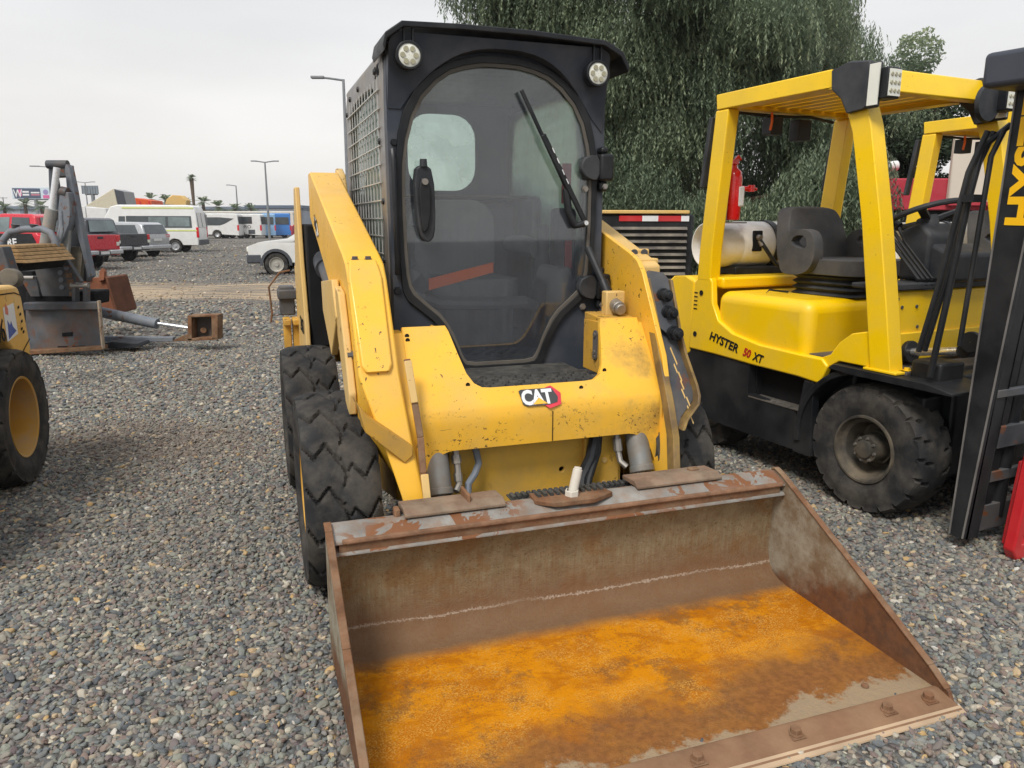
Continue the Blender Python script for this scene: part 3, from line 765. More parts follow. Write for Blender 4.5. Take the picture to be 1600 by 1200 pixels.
# cab ------------------------------------------------------------------
cab = empty('cab'); cab.parent = L
hw_ = .478
def mir(h): return h+[(-x, z) for x, z in reversed(h) if abs(x) > 1e-6]
aper = smoothpoly(mir([(0, 2.085), (.12, 2.08), (.27, 2.03), (.40, 1.90), (.448, 1.72), (.452, 1.50), (.44, 1.20), (.43, 1.10), (.36, 1.045), (.285, .98), (.235, .88), (.205, .80), (.17, .765), (0, .765)]), 1)
outl = [(-.47, .70), (.49, .70), (.49, 1.95), (.485, 2.06), (.46, 2.12), (-.45, 2.12), (-.475, 2.06), (-.478, 1.90)]
m = MB(); m.prism(outl, 'y', .25, .31, holes=[aper]); m.build('front_frame', M_cab, cab, bevel=.006)
# door: seal ring, black border, glass
ins = smoothpoly(mir([(0, 2.058), (.12, 2.052), (.25, 2.01), (.37, 1.885), (.424, 1.70), (.43, 1.50), (.423, 1.22), (.405, 1.125), (.345, 1.07), (.262, 1.0), (.21, .90), (.18, .82), (.155, .79), (0, .79)]), 1)
ins2 = [(q[0]*.965, 1.42+(q[1]-1.42)*.975) for q in ins]
door = empty('door'); door.parent = L
m = MB(); m.prism(aper, 'y', .232, .262, holes=[ins]); m.build('door_seal', M_blk, door, bevel=.006)
m = MB(); m.prism(ins, 'y', .236, .246, holes=[ins2]); m.build('door_trim', M_seal, door, bevel=.002)
m = MB(); m.prism(ins, 'y', .247, .252); m.build('door_glass', M_gl, door, smooth=0)
# header visor with arched recess
m = MB()
arc = [(x, 2.10-.24*(abs(x)/.42)**2.6) for x in np.linspace(-.42, .42, 21)]
hd = [(.475, 1.80), (.475, 2.10), (.455, 2.135), (-.45, 2.135), (-.475, 2.10), (-.475, 1.86)]+[(x, z) for x, z in arc]
m.prism([(x, z) for x, z in hd], 'y', lambda q: .245-.075*max(0, (q[1]-1.90)/.22), .25)
m.build('header_panel', M_cab, cab, bevel=.012, seg=3)
rf = []
for (x, z) in [(-.505, 2.075), (-.495, 2.12), (-.43, 2.165), (-.2, 2.172), (.1, 2.172), (.43, 2.158), (.51, 2.12), (.545, 2.06)]: rf.append((x, z))
rb = [(x*.985, z-.022) for x, z in reversed(rf)]
m = MB(); m.prism(rf+rb, 'y', .13, .40); m.build('visor', M_blk, cab, bevel=.008)
rf2 = [(-.48, 2.085), (-.46, 2.115), (-.2, 2.135), (.2, 2.135), (.46, 2.115), (.48, 2.085)]
m = MB(); m.prism(rf2+[(.47, 2.06), (-.47, 2.06)], 'y', .31, 1.46); m.build('roof', M_cabs, cab, bevel=.01)
# side walls
wl = smoothpoly([(.47, 1.93), (.58, 2.0), (1.25, 2.0), (1.38, 1.92), (1.40, 1.2), (1.36, 1.12), (.46, 1.12), (.40, 1.2)], 2)
side = [(.312, .80), (.312, 2.083), (1.42, 2.083), (1.50, 2.0), (1.52, 1.40), (1.45, .80)]
m = MB(); m.prism(side, 'x', -.478, -.460, holes=[wl]); m.build('side_wall', M_cabs, cab, bevel=.004)
m = MB(); m.prism(side, 'x', .460, .478, holes=[wl]); m.build('side_wall', M_cabs, cab, bevel=.004)
for s in (-1, 1):
    m = MB()
    z = 1.13
    while z < 2.0: m.bar((s*.484, .40, z-.0), (s*.484, 1.42, z), .005, .005); z += .075
    y = .44
    while y < 1.40: m.bar((s*.480, y, 1.10), (s*.480, y, 2.01), .005, .005); y += .088
    m.build('side_mesh', mat('mesh_steel', (.5, .5, .48), .45, metal=.3, var=.1), cab)
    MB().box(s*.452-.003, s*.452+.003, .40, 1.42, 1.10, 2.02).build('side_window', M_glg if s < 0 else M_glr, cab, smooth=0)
m = MB()
for (y, z) in ((.50, 2.04), (.43, 1.75), (.40, 1.25), (1.30, 2.04), (1.0, 2.045), (1.44, 1.98), (.38, 1.5)): m.lathe([(0, .014), (-.008, .012), (-.010, .001)], (-.478, y, z), 'x', 10)
m.build_each('rivet', M_blk, cab)
text('246', .07, M_dark, cab, frame((-.4795, .50, 2.01), (0, -1, .02), (0, 0, 1)), 'side_lettering')
# rear wall with window
rw1 = rrect(.03, 1.80, .50, .42, .12)
m = MB(); m.prism([(-.46, .80), (.46, .80), (.46, 2.1), (-.46, 2.1)], 'y', 1.42, 1.45, holes=[rrect(.045, 1.80, .40, .42, .13)]); m.build('rear_wall', M_cab, cab, bevel=.003)
MB().box(-.17, .26, 1.452, 1.456, 1.58, 2.02).build('rear_window', M_glg, cab, smooth=0)
m = MB(); m.box(-.455, .455, .32, 1.42, .78, .80); m.build('cab_floor', mat('cab_floor_grey', (.06, .06, .06), .8), cab)
m = MB(); m.box(-.455, -.40, .9, 1.42, .80, 1.55); m.box(.40, .455, .9, 1.42, .80, 1.55); m.box(-.45, .45, 1.2, 1.42, .80, 1.52); m.build('interior_trim', mat('interior_trim_grey', (.17, .17, .18), .5, var=.1), cab, bevel=.03)
m = MB(); m.box(-.45, .45, 1.05, 1.42, 1.545, 1.555); m.build('rear_shelf', M_seal, cab)
# seat
M_seat2 = mat('operator_vinyl', (.24, .25, .265), .55, var=.12, dust=(.28, .26, .23), dust_amt=.4)
M_pl2 = mat('interior_plastic', (.13, .135, .145), .5, var=.15)
se = empty('operator_seat'); se.parent = L
m = MB(); m.prism(rrect(0, 0, .50, .46, .10), 'z', 1.02, 1.14); m.xf(Matrix.Translation((0, .86, 0))); m.build('seat_cushion', M_seat2, se, bevel=.035, seg=3)
m = MB(); m.prism(rrect(0, 1.30, .48, .46, .13), 'y', 1.06, 1.17); m.build('seat_back', M_seat2, se, bevel=.03, seg=3)
m = MB(); m.box(-.22, .22, .66, 1.08, .80, 1.02); m.build('seat_base', M_pl2, se, bevel=.02)
for s in (-1, 1):
    m = MB(); m.tube([(s*.33, 1.08, 1.30), (s*.34, .9, 1.30), (s*.34, .66, 1.28)], [.04, .05, .045], 12); m.build('armrest', M_seat2, se)
    m = MB(); m.tube([(s*.34, .62, 1.0), (s*.34, .60, 1.22), (s*.335, .58, 1.30)], [.055, .04, .022], 12); m.cyl((s*.335, .58, 1.29), (s*.33, .56, 1.40), .028, .024, 12); m.build('joystick', M_pl2, se)
    m = MB(); m.tube([(s*.36, .42, .85), (s*.37, .40, 1.05), (s*.35, .42, 1.16), (s*.30, .50, 1.17)], [.075, .085, .07, .05], 14); m.build('knee_bolster', M_seat2, se)
m = MB(); m.tube([(-.40, .40, 1.12), (-.25, .36, 1.06), (.0, .36, 1.05), (.16, .38, 1.05), (.24, .46, 1.02)], .03, 10); m.build('lap_bar', M_pl2, se)
M_org = mat('orange_belt', (1.0, .21, .06), .6, var=.1)
m = MB(); m.loft2([(-.31, .29, 1.175), (-.31, .29, 1.125), (-.01, .31, 1.195), (-.01, .31, 1.24)], [(-.31, .294, 1.175), (-.31, .294, 1.125), (-.01, .314, 1.195), (-.01, .314, 1.24)]); m.build('orange_strap', M_org, se)
m = MB(); m.tube([(-.45, .5, 1.0), (-.40, .40, 1.10), (-.30, .37, 1.15)], .05, 10); m.build('side_pod', M_pl2, se)
# handle, hinges, wiper, lamps
m = MB(); m.prism(smoothpoly([(-.385, 1.62), (-.345, 1.65), (-.30, 1.62), (-.295, 1.40), (-.31, 1.335), (-.355, 1.335), (-.375, 1.42)], 1), 'y', .195, .246); m.build('door_handle', M_plas, door, bevel=.010, seg=3)
m = MB(); m.prism(smoothpoly([(-.37, 1.59), (-.318, 1.59), (-.322, 1.40), (-.355, 1.36), (-.362, 1.42)], 1), 'y', .178, .196); m.build('handle_lever', M_blk, door, bevel=.006, seg=2)
m = MB(); m.lathe([(0, .013), (-.006, .013), (-.006, .001)], (-.343, .177, 1.575), 'y', 16); m.build('key_lock', M_steel, door); MB().cyl((-.343, .20, 1.635), (-.343, .20, 1.665), .016, .014, 12).build('handle_pivot', M_plas, door)
for z in (1.655, 1.13):
    h = empty('hinge'); h.parent = door
    m = MB(); m.prism(smoothpoly([(.36, z+.005), (.385, z+.045), (.455, z+.05), (.455, z-.06), (.40, z-.055), (.37, z-.03)], 1), 'y', .205, .244); m.build('hinge_leaf', M_plas, h, bevel=.006)
    m = MB(); m.box(.45, .515, .19, .255, z-.06, z+.055); m.box(.455, .49, .20, .26, z+.055, z+.085); m.box(.46, .495, .21, .26, z-.105, z-.06); m.build('hinge_block', M_blk, h, bevel=.012, seg=3)
    m = MB(); m.hexbolt((.475, .198, z-.085), 'y', .010, -.008); m.hexbolt((.40, .245, z-.095), 'y', .012, -.012); m.build_each('hinge_bolt', M_steel, h)
m = MB(); m.hexbolt((-.452, .25, 1.73), 'y', .012, -.012); m.hexbolt((-.455, .25, 1.13), 'y', .014, -.014); m.build_each('frame_bolt', M_blk, cab)
m = MB(); m.tube([(-.462, .235, 1.70), (-.462, .215, 1.66), (-.458, .215, 1.25), (-.455, .235, 1.20)], .011, 8); m.build('grab_rail', M_blk, cab)
wp = empty('wiper'); wp.parent = door
m = MB(); m.bar((.085, .215, 1.955), (.30, .215, 1.555), .016, .012, (0, 1, 0)); m.build('wiper_blade', M_blk, wp, bevel=.003)
m = MB(); m.bar((.18, .205, 1.78), (.385, .21, 1.42), .024, .014, (0, 1, 0)); m.tube([(.30, .225, 1.56), (.31, .22, 1.46), (.345, .22, 1.40), (.385, .21, 1.41)], .018, 8); m.build('wiper_arm', M_blk, wp, bevel=.004)
m = MB()
for t in (.12, .3, .5, .66): 
    a = Vector((.205, .1965, 1.755)); b = Vector((.33, .1965, 1.52)); p = a.lerp(b, t); q = a.lerp(b, t+.09); m.bar(p, q, .004, .003, (0, 1, 0))
m.lathe([(0, .012), (-.008, .010), (-.008, .001)], (.387, .20, 1.412), 'y', 10); m.build('wiper_spring', M_chr, wp)
for x, z in ((-.402, 2.045), (.402, 2.028)):
    l = empty('work_light'); l.parent = cab
    m = MB(); m.lathe([(.06, .002), (.06, .035), (.045, .048), (.0, .054), (-.012, .054), (-.012, .044)], (x, .15, z), 'y', 28); m.build('lamp_housing', M_blk, l, bevel=.003)
    m = MB(); m.lathe([(-.006, .045), (-.009, .040), (-.009, .001)], (x, .15, z), 'y', 28); m.build('lens', M_lens, l)
    m = MB()
    for k in range(6):
        a = 2*math.pi*k/6; m.lathe([(0, .0105), (-.003, .010), (-.003, .001)], (x+.026*math.cos(a), .140, z+.026*math.sin(a)), 'y', 12)
    m.build_each('led', mat('led_cell', (.38, .36, .25), .3), l)
    m = MB(); m.box(x-.02, x-.014, .15, .165, z+.04, z+.11); m.box(x+.014, x+.02, .15, .165, z+.04, z+.11); m.build('lamp_bracket', M_blk, l)
# red seat-belt warning tag at left rear of the cab
m = MB(); m.box(-.53, -.50, 1.25, 1.45, 1.43, 1.50); m.build('latch', M_red, L, bevel=.01)
m = MB(); m.box(.355, .40, .40, .41, 1.50, 1.68); m.box(.375, .41, .40, .41, 1.20, 1.33); m.build('warning_sticker', M_red, cab)
MB().box(.33, .445, .42, .50, 1.12, 1.48).build('door_pillar_box', M_plas, cab, bevel=.02)
MB().box(-.232, -.218, 1.0, 1.003, 1.90, 1.97).build('hanging_tag', mat('green_tag', (.05, .16, .10), .5), cab)

# tilt cylinders and hoses ------------------------------------------------
for s in (-1, 1):
    c = empty('tilt_cylinder'); c.parent = L
    m = MB(); m.cyl((s*.425, -.185, .72), (s*.425, -.32, .425), .047, n=24); m.cyl((s*.425, -.313, .44), (s*.425, -.325, .415), .051, n=24); m.build('barrel', mat('ram_grey', (.20, .20, .19), .5, metal=.3, var=.15, dust=(.2, .14, .08), dust_amt=.5, dust_s=9), c, bevel=.004)
    m = MB(); m.cyl((s*.425, -.28, .43), (s*.425, -.37, .24), .026, n=16); m.build('rod', M_chr, c)
m = MB(); m.tube([(-.345, -.25, .64), (-.345, -.255, .56), (-.342, -.27, .50), (-.342, -.29, .44), (-.36, -.31, .42)], .013, 8)
m.cyl((-.345, -.255, .545), (-.343, -.265, .515), .019, n=10); m.cyl((-.343, -.275, .48), (-.342, -.285, .45), .017, n=10)
m.tube([(.335, -.26, .64), (.335, -.26, .56), (.338, -.27, .50), (.340, -.29, .46), (.36, -.31, .44)], .013, 8); m.cyl((.335, -.262, .55), (.338, -.272, .50), .019, n=10)
m.build('hose_fitting', M_steel, L)
m = MB(); m.tube([(-.262, -.24, .62), (-.262, -.24, .56), (-.25, -.245, .50), (-.27, -.255, .46), (-.30, -.27, .43), (-.305, -.28, .36), (-.30, -.32, .30)], .014, 9); m.build('left_hose', M_gry, L)
m = MB(); m.tube([(.24, -.24, .62), (.245, -.25, .56), (.225, -.26, .48), (.18, -.27, .40), (.15, -.32, .33), (.13, -.36, .25)], .026, 10); m.tube([(.26, -.25, .60), (.25, -.26, .5), (.20, -.29, .40), (.16, -.34, .3)], .016, 10); m.build('right_hose', M_blk, L)
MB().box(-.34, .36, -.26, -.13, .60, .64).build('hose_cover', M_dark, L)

# bucket ---------------------------------------------------------------
bk = empty('bucket'); bk.parent = L; bk.scale = (1, 1, .935)
HB = .855
def bucket_mat():
    m, t, b = nodes('bucket_steel'); g = G(t); b.inputs['Specular IOR Level'].default_value = .15; co = g.coord(); o = g.xyz(co)
    base = g.mix(g.ramp(g.noise(co, 14, 8, .7), .35, .65), (.30, .25, .155), (.21, .165, .095))
    blot = g.ramp(g.noise(co, 5.5, 9, .75), .50, .60)
    base = g.mix(g.math('MULTIPLY', blot, .55), base, (.22, .105, .03))
    spk = g.ramp(g.noise(co, 110, 3), .60, .68, 0, .6); base = g.mix(spk, base, (.07, .04, .022))
    base = g.mix(g.math('MULTIPLY', g.ramp(g.noise(g.coord((90, 90, 5)), 1.0, 6, .7), .42, .70, 0, .7), g.ramp(o[2], .44, .22, .15, 1)), base, (.19, .095, .04))
    # lower half of the back wall: darker brown tide band
    zz = g.math('ADD', o[2], g.math('MULTIPLY', g.noise(co, 9, 4), .06))
    yb = g.math('ADD', o[1], g.math('MULTIPLY', g.noise(co, 7, 6, .7), .05))
    wall = g.ramp(o[1], -.74, -.70)
    low = g.math('MULTIPLY', g.ramp(zz, .27, .15), 1.0)
    base = g.mix(g.math('MULTIPLY', low, .8), base, (.16, .082, .042))
    # fresh orange rust on the floor
    flo = g.math('MULTIPLY', g.ramp(yb, -.68, -.75), g.ramp(o[2], .10, .06))
    n1 = g.noise(g.coord((1.0, 1.5, 1)), 4.5, 12, .78, .25)
    oc = g.mix(g.ramp(n1, .46, .54), (.56, .205, .001), (.42, .135, .001))
    oc = g.mix(g.ramp(g.noise(co, 3.4, 12, .8), .535, .60, 0, .75), oc, (.20, .085, .022))
    oc = g.mix(g.ramp(g.noise(g.coord((60, 3, 1)), 1.0, 6), .60, .72, 0, .35), oc, (.30, .12, .02))
    oc = g.mix(g.math('MULTIPLY', g.ramp(g.noise(co, 170, 5, .7), .50, .56, 0, .75), g.ramp(g.noise(co, 6, 6, .7), .46, .56)), oc, (.58, .30, .06))
    oc = g.mix(g.math('MULTIPLY', g.ramp(g.noise(co, 140, 6, .75), .555, .60, 0, .85), g.ramp(g.noise(co, 4.3, 8, .75), .44, .60)), oc, (.13, .06, .02))
    oc = g.mix(g.ramp(g.noise(g.coord((5, 120, 1)), 1.0, 7, .7), .60, .66, 0, .35), oc, (.20, .10, .03))
    base = g.mix(flo, base, oc)
    # towards the cutting edge: brown, then bare grey patches, then edge
    edg = g.math('ADD', o[1], g.math('ADD', g.math('MULTIPLY', g.math('SUBTRACT', g.noise(co, 3.2, 8, .7), .5), .55), g.math('MULTIPLY', o[0], -.10)))
    base = g.mix(g.math('MULTIPLY', g.math('MULTIPLY', g.ramp(edg, -1.10, -1.26), g.ramp(o[2], .12, .06)), .8), base, g.mix(g.ramp(g.noise(co, 40, 5), .4, .6), (.20, .088, .034), (.13, .06, .028)))
    gp = g.math('MULTIPLY', g.math('MULTIPLY', g.ramp(g.math('ADD', edg, g.math('MULTIPLY', g.math('SUBTRACT', g.noise(co, 25, 8, .75), .5), .12)), -1.37, -1.40), g.ramp(o[1], -1.445, -1.43)), g.ramp(o[2], .12, .06))
    base = g.mix(g.math('MULTIPLY', gp, .62), base, (.34, .29, .20))
    # white tide line on the back wall
    ln = g.math('ADD', g.math('ADD', o[2], g.math('MULTIPLY', o[0], .006)), g.math('ADD', g.math('MULTIPLY', g.math('SUBTRACT', g.noise(co, 6, 3), .5), .035), g.math('MULTIPLY', g.math('SUBTRACT', g.noise(co, 110, 6, .8), .5), .05)))
    dl = g.math('ABSOLUTE', g.math('SUBTRACT', ln, .098))
    lf = g.math('MULTIPLY', g.ramp(dl, .0040, .0004), g.ramp(g.noise(co, 3.1, 2), .20, .50))
    lf = g.math('MULTIPLY', lf, g.ramp(o[1], -.72, -.69))
    base = g.mix(g.math('MULTIPLY', lf, .75), base, (.50, .42, .34))
    g.l(base, b.inputs['Base Color']); g.l(g.ramp(g.noise(co, 20, 5), .3, .7, .55, .9), b.inputs['Roughness'])
    g.bump(g.math('ADD', g.noise(co, 45, 8, .7), g.math('MULTIPLY', g.noise(co, 220, 4), .6)), .55, .007, b)
    return m
def bside_mat():
    m, t, b = nodes('bucket_side_steel'); g = G(t); b.inputs['Specular IOR Level'].default_value = .2; co = g.coord(); o = g.xyz(co)
    base = g.mix(g.ramp(g.noise(co, 10, 8, .7), .40, .62), (.31, .28, .215), (.18, .125, .075))
    e = g.math('ADD', g.math('ADD', o[2], g.math('MULTIPLY', o[1], .34)), g.math('MULTIPLY', g.math('SUBTRACT', g.noise(co, 4.5, 8, .65), .5), .30))
    base = g.mix(g.ramp(e, -.13, -.20, 0, .93), base, g.mix(g.ramp(g.noise(co, 30, 6), .4, .65), (.15, .062, .026), (.095, .042, .022)))
    base = g.mix(g.ramp(g.noise(co, 90, 3), .62, .70, 0, .5), base, (.09, .05, .03))
    g.l(base, b.inputs['Base Color']); b.inputs['Roughness'].default_value = .72
    g.bump(g.noise(co, 60, 7, .7), .3, .005, b); return m
M_bk = bucket_mat(); M_bs = bside_mat()
def prof(off):
    p = [(-.625, .46), (-.600, .20), (-.604, .12), (-.622, .065), (-.66, .036), (-.72, .028), (-1.44, .020)]
    return p
pin = [(-.630, .455), (-.605, .30), (-.598, .20), (-.602, .13), (-.616, .085), (-.640, .055), (-.672, .040), (-.72, .033), (-1.0, .030), (-1.43, .026)]
pout = [(-1.43, .010), (-.72, .010), (-.66, .014), (-.615, .040), (-.590, .085), (-.580, .20), (-.587, .30), (-.612, .455)]
m = MB(); m.prism(pin+pout, 'x', -HB, HB); m.build('bucket_shell', M_bk, bk, bevel=.0, smooth=40)
sidep = [(-.585, .49), (-.600, .502), (-.640, .488), (-1.38, .085), (-1.455, .040), (-1.47, .008), (-.60, .004), (-.565, .08), (-.565, .30)]
for s in (-1, 1):
    m = MB(); m.prism(sidep, 'x', s*HB, s*(HB+.014)); m.build('side_plate', M_bs, bk, bevel=.002)
    m = MB(); pp = [(-.585, .495), (-.602, .508), (-.645, .492), (-1.02, .289), (-1.38, .090), (-1.445, .045)]
    for i in range(len(pp)-1): m.bar((s*(HB+.007), *pp[i]), (s*(HB+.007), *pp[i+1]), .024, .008)
    m.build('side_edge', M_rust, bk, bevel=.003)
m = MB(); m.prism([(-1.40, .030), (-1.42, .034), (-1.505, .016), (-1.515, .004), (-1.40, .006)], 'x', -HB-.010, HB+.004)
m.build('cutting_edge', mat('edge_brown', (.21, .115, .065), .75, var=.2, vs=9, dust=(.30, .19, .11), dust_amt=.5, dust_s=6, bump=.3), bk, bevel=.004)
m = MB(); m.prism([(-1.492, .0205), (-1.516, .0100), (-1.518, .006), (-1.494, .017)], 'x', -HB-.011, HB+.005); m.build('worn_edge', mat('edge_light', (.42, .30, .19), .5, var=.2), bk)
for x in (.785, .628, .304, -.012, -.33, -.63, -.79):
    m = MB(); m.hexbolt((x, -1.447, .028), 'z', .0155, .021); m.box(x-.022, x+.022, -1.469, -1.425, .026, .0285); m.build('bolt', M_rust, bk, bevel=.002)
m = MB(); m.lathe([(0, .012), (.006, .010), (.008, .001)], (.655, -1.335, .029), 'z', 10); m.build('rivet', M_rust, bk)
# top lip: folded angle, rusty ridge, lower lip bead
M_lip = mat('lip_steel', (.23, .22, .20), .6, var=.3, vs=10, chips=(.19, .08, .035), chip_amt=1.3, chip_s=9, dust=(.22, .12, .065), dust_amt=.7, dust_s=14, bump=.4)
m = MB(); m.prism([(-.565, .492), (-.60, .497), (-.668, .465), (-.672, .452), (-.63, .452), (-.58, .46)], 'x', -HB, HB); m.build('top_lip', M_lip, bk, bevel=.003)
m = MB(); m.prism([(-.660, .470), (-.671, .467), (-.675, .455), (-.668, .449), (-.660, .452)], 'x', -HB+.03, HB-.01); m.build('rust_ridge', mat('ridge_rust', (.20, .11, .065), .8, var=.3, vs=20, bump=.5), bk, bevel=.004)
m = MB(); m.prism([(-.630, .440), (-.672, .420), (-.674, .412), (-.628, .425)], 'x', -HB, HB); m.build('lip_bead', M_lip, bk, bevel=.002)
m = MB(); m.prism([(-.640, .452), (-.665, .452), (-.665, .420), (-.640, .428)], 'x', -HB+.02, HB-.02); m.build('lip_web', M_rust, bk)
for (x0, x1) in ((-.615, -.265), (.24, .60)):
    m = MB(); m.prism([(-.50, .515), (-.592, .522), (-.622, .506), (-.622, .495), (-.59, .500), (-.50, .498)], 'x', x0, x1); m.build_each('coupler_ledge', mat('ledge_brown', (.19, .125, .085), .8, var=.3, vs=14, dust=(.27, .22, .16), dust_amt=.6, dust_s=9, bump=.5), bk, bevel=.003)
m = MB(); m.box(-.645, -.625, -.60, -.56, .44, .525); m.box(-.395, -.383, -.60, -.50, .50, .548); m.box(.50, .54, -.56, -.53, .50, .53); m.build_each('coupler_lug', M_rust, bk, bevel=.006)
m = MB(); m.prism([(-.155, -.55), (.12, -.56), (.135, -.63), (.05, -.67), (-.10, -.665), (-.16, -.62)], 'z', .486, .505); m.build('centre_step', M_rust, bk, bevel=.003)
m = MB()
for i in range(11): m.box(-.14+i*.024, -.128+i*.024, -.60, -.56, .505, .516)
m.build('step_teeth', M_step, bk)
m = MB(); m.cyl((-.018, -.615, .50), (.01, -.60, .60), .017, n=18); m.cyl((.01, -.60, .60), (.0115, -.5995, .607), .014, n=18); m.lathe([(0, .026), (.028, .026), (.028, .02)], (-.018, -.615, .498), 'z', 6); m.cyl((-.022, -.64, .43), (-.02, -.63, .475), .013, n=12)
m.build('locking_lever', mat('pale_zinc', (.55, .51, .44), .5, var=.15), bk, bevel=.002)
m = MB(); m.prism([(-.50, .50), (-.585, .50), (-.585, .06), (-.47, .06)], 'x', -.60, -.44); m.prism([(-.50, .50), (-.585, .50), (-.585, .06), (-.47, .06)], 'x', .44, .60); m.box(-.44, .44, -.58, -.55, .08, .2); m.build('coupler_plate', M_dgr, bk, bevel=.004)
# ================================================================== forklift
def forklift():
    f = empty('forklift', (1.762, 3.449, 0), .45)
    def wheel(x, y, Rr, W, rim, label=None, flip=False, n=20, par=f):
        w = empty('wheel', (x, y, Rr)); w.parent = par
        tire_mesh(Rr, W, rim, pat_fork, N=320, K=34, depth=.019, n_lug=20).build('tyre', M_rub, w, smooth=45)
        M_rim = mat('rim_dirty_black', (.055, .05, .042), .6, var=.3, dust=(.19, .15, .10), dust_amt=.7, dust_s=6)
        h = W*.5
        MB().lathe([(-h*.80, rim+.008), (-h*.96, rim+.004), (-h*.96, rim-.006), (-h*.7, rim-.014), (-h*.60, rim-.03), (h*.2, rim-.045), (h*.2, .085), (-.01, .083), (-.01, .075)], n=44).build('rim', M_rim, w, smooth=35)
        MB().lathe([(h*.2, .076), (-h*.72, .066), (-h*.80, .066), (-h*.80, .048), (-h*.92, .044), (-h*.95, .036), (-h*.95, .001)], n=28).build('hub', M_rim, w, smooth=30)
        lugs(8, .057, -h*.80, .0065, -.010).build_each('hub_bolt', M_steel, w)
        lugs(5, .118, h*.2, .015, -.03).build_each('wheel_nut', M_rim, w)
        return w
    wheel(.125, .115, .325, .235, .165)
    w2 = [c for c in bpy.data.objects if c.parent == f][0]
    c = copy_tree(w2, f); c.location.x = .95; c.rotation_euler.z = math.pi
    c = copy_tree(w2, f); c.location = (.20, 1.36, .27); c.scale = (.8, .83, .83)
    c = copy_tree(w2, f); c.location = (.85, 1.36, .27); c.scale = (.8, .83, .83); c.rotation_euler.z = math.pi
    # chassis core
    m = MB(); m.box(.14, .92, .30, 1.30, .24, .70); m.box(.26, .80, -.16, .32, .22, .72); m.build('chassis', M_blk, f, bevel=.02)
    m = MB(); m.box(.20, .86, .02, .20, .28, .38); m.build('front_axle', M_blk, f, bevel=.02)
    # side skirts with step recess
    for s, x0, x1 in ((0, .012, .06), (1, .99, 1.04)):
        m = MB(); m.prism([(.92, .205), (1.42, .215), (1.50, .56), (1.49, .635), (1.20, .625), (.92, .615)], 'x', x0, x1)
        m.prism([(.50, .205), (.92, .205), (.92, .44), (.56, .42), (.50, .30)], 'x', x0, x1)
        m.build('side_skirt', M_blk, f, bevel=.012)
    m = MB(); m.box(.10, .16, .50, .93, .42, .62); m.box(.06, .16, .905, .925, .42, .615); m.build('step_back', M_dark, f)
    m = MB(); hs = []
    for i in range(9):
        for j in range(2): hs.append([(.03+.05*j+.011*math.cos(a), .56+.042*i+.015*math.sin(a)) for a in np.linspace(0, 2*math.pi, 9)[:-1]])
    m.prism([(.008, .53), (.12, .53), (.12, .91), (.008, .91)], 'z', .425, .432, holes=hs); m.build('tread_plate', M_steel, f)
    # yellow frame band and counterweight
    bandx = 1
    band = [(1.46, .63), (1.43, 1.055), (1.40, 1.085), (1.285, 1.085), (1.27, 1.06), (1.255, .93), (1.20, .84), (1.06, .775), (.85, .742), (.60, .735), (.40, .735), (.36, .70), (.40, .60), (.56, .612), (.92, .617), (1.2, .627)]
    for x0, x1 in ((.0, .045), (.995, 1.05)):
        m = MB(); m.prism(band, 'x', x0, x1); m.build('frame_panel', M_fy, f, bevel=.010, seg=3)
    gu = [(.36, .695), (.42, .735), (.36, .76), (.31, .83), (.24, .885), (.155, .905), (.12, .905), (.12, .735), (.30, .735)]
    for x0, x1 in ((.012, .05), (.99, 1.03)):
        m = MB(); m.prism(gu, 'x', x0, x1); m.build('pillar_gusset', M_fy, f, bevel=.006)
    m = MB()
    cw = [(1.44, .60), (1.44, 1.06), (1.50, 1.085), (1.66, 1.075), (1.74, 1.02), (1.78, .80), (1.76, .45), (1.62, .36), (1.52, .56)]
    m.prism(cw, 'x', .01, 1.04); m.build('counterweight', M_fy, f, bevel=.05, seg=4)
    m = MB(); m.box(.06, .99, 1.24, 1.46, 1.02, 1.09); m.build('rear_deck', M_fy, f, bevel=.015)
    m = MB()
    for z in (.985, .96, .935, .91, .885): m.box(-.0035, -.001, 1.395, 1.425, z, z+.006)
    m.build('vent_slots', M_dark, f)
    m = MB()
    for y, z in ((1.36, .99), (1.40, .73)): m.lathe([(0, .016), (-.004, .016), (-.002, .010), (-.002, .001)], (-.001, y, z), 'x', 12)
    m.build_each('frame_hole', M_dark, f)
    # engine hood under the seat
    m = MB(); hp = [(1.235, .765), (1.235, .985), (1.20, 1.01), (.66, .985), (.56, .955), (.525, .90), (.515, .752), (.85, .755), (1.08, .79)]
    hp = [(1.24, .93), (1.235, .985), (1.20, 1.01), (.64, .99), (.555, .955), (.53, .90), (.52, .752), (.85, .755), (1.07, .79), (1.2, .86)]
    m.box(.022, 1.02, .525, 1.25, .64, 1.012); m.build('engine_hood', M_fy, f, bevel=.065, seg=6)
    m = MB(); m.box(.055, .98, .55, 1.24, .66, .80); m.build('hood_gap', M_dark, f)
    M_dk2 = M_dark
    text('HYSTER', .072, M_dk2, f, frame((-.003, 1.265, .716), (0, -.983, -.185), (0, -.0, 1)), 'lettering', .0008, shear=.15, sx=1.0, bold=.0018, space=1.02)
    text('50', .066, M_red, f, frame((-.003, .968, .664), (0, -.99, -.15), (0, 0, 1)), 'model_number', .0008, shear=.2, sx=.9, bold=.002)
    text('XT', .066, M_dk2, f, frame((-.003, .885, .650), (0, -.99, -.15), (0, 0, 1)), 'model_number', .0008, shear=.2, sx=.85, bold=.0018)
    # floor and fenders
    m = MB(); m.box(.05, .99, -.05, .53, .715, .738); m.build('floor_plate', mat('floor_rubber', (.07, .065, .06), .8, var=.3, dust=(.25, .2, .15), dust_amt=.6, dust_s=5), f, bevel=.004)
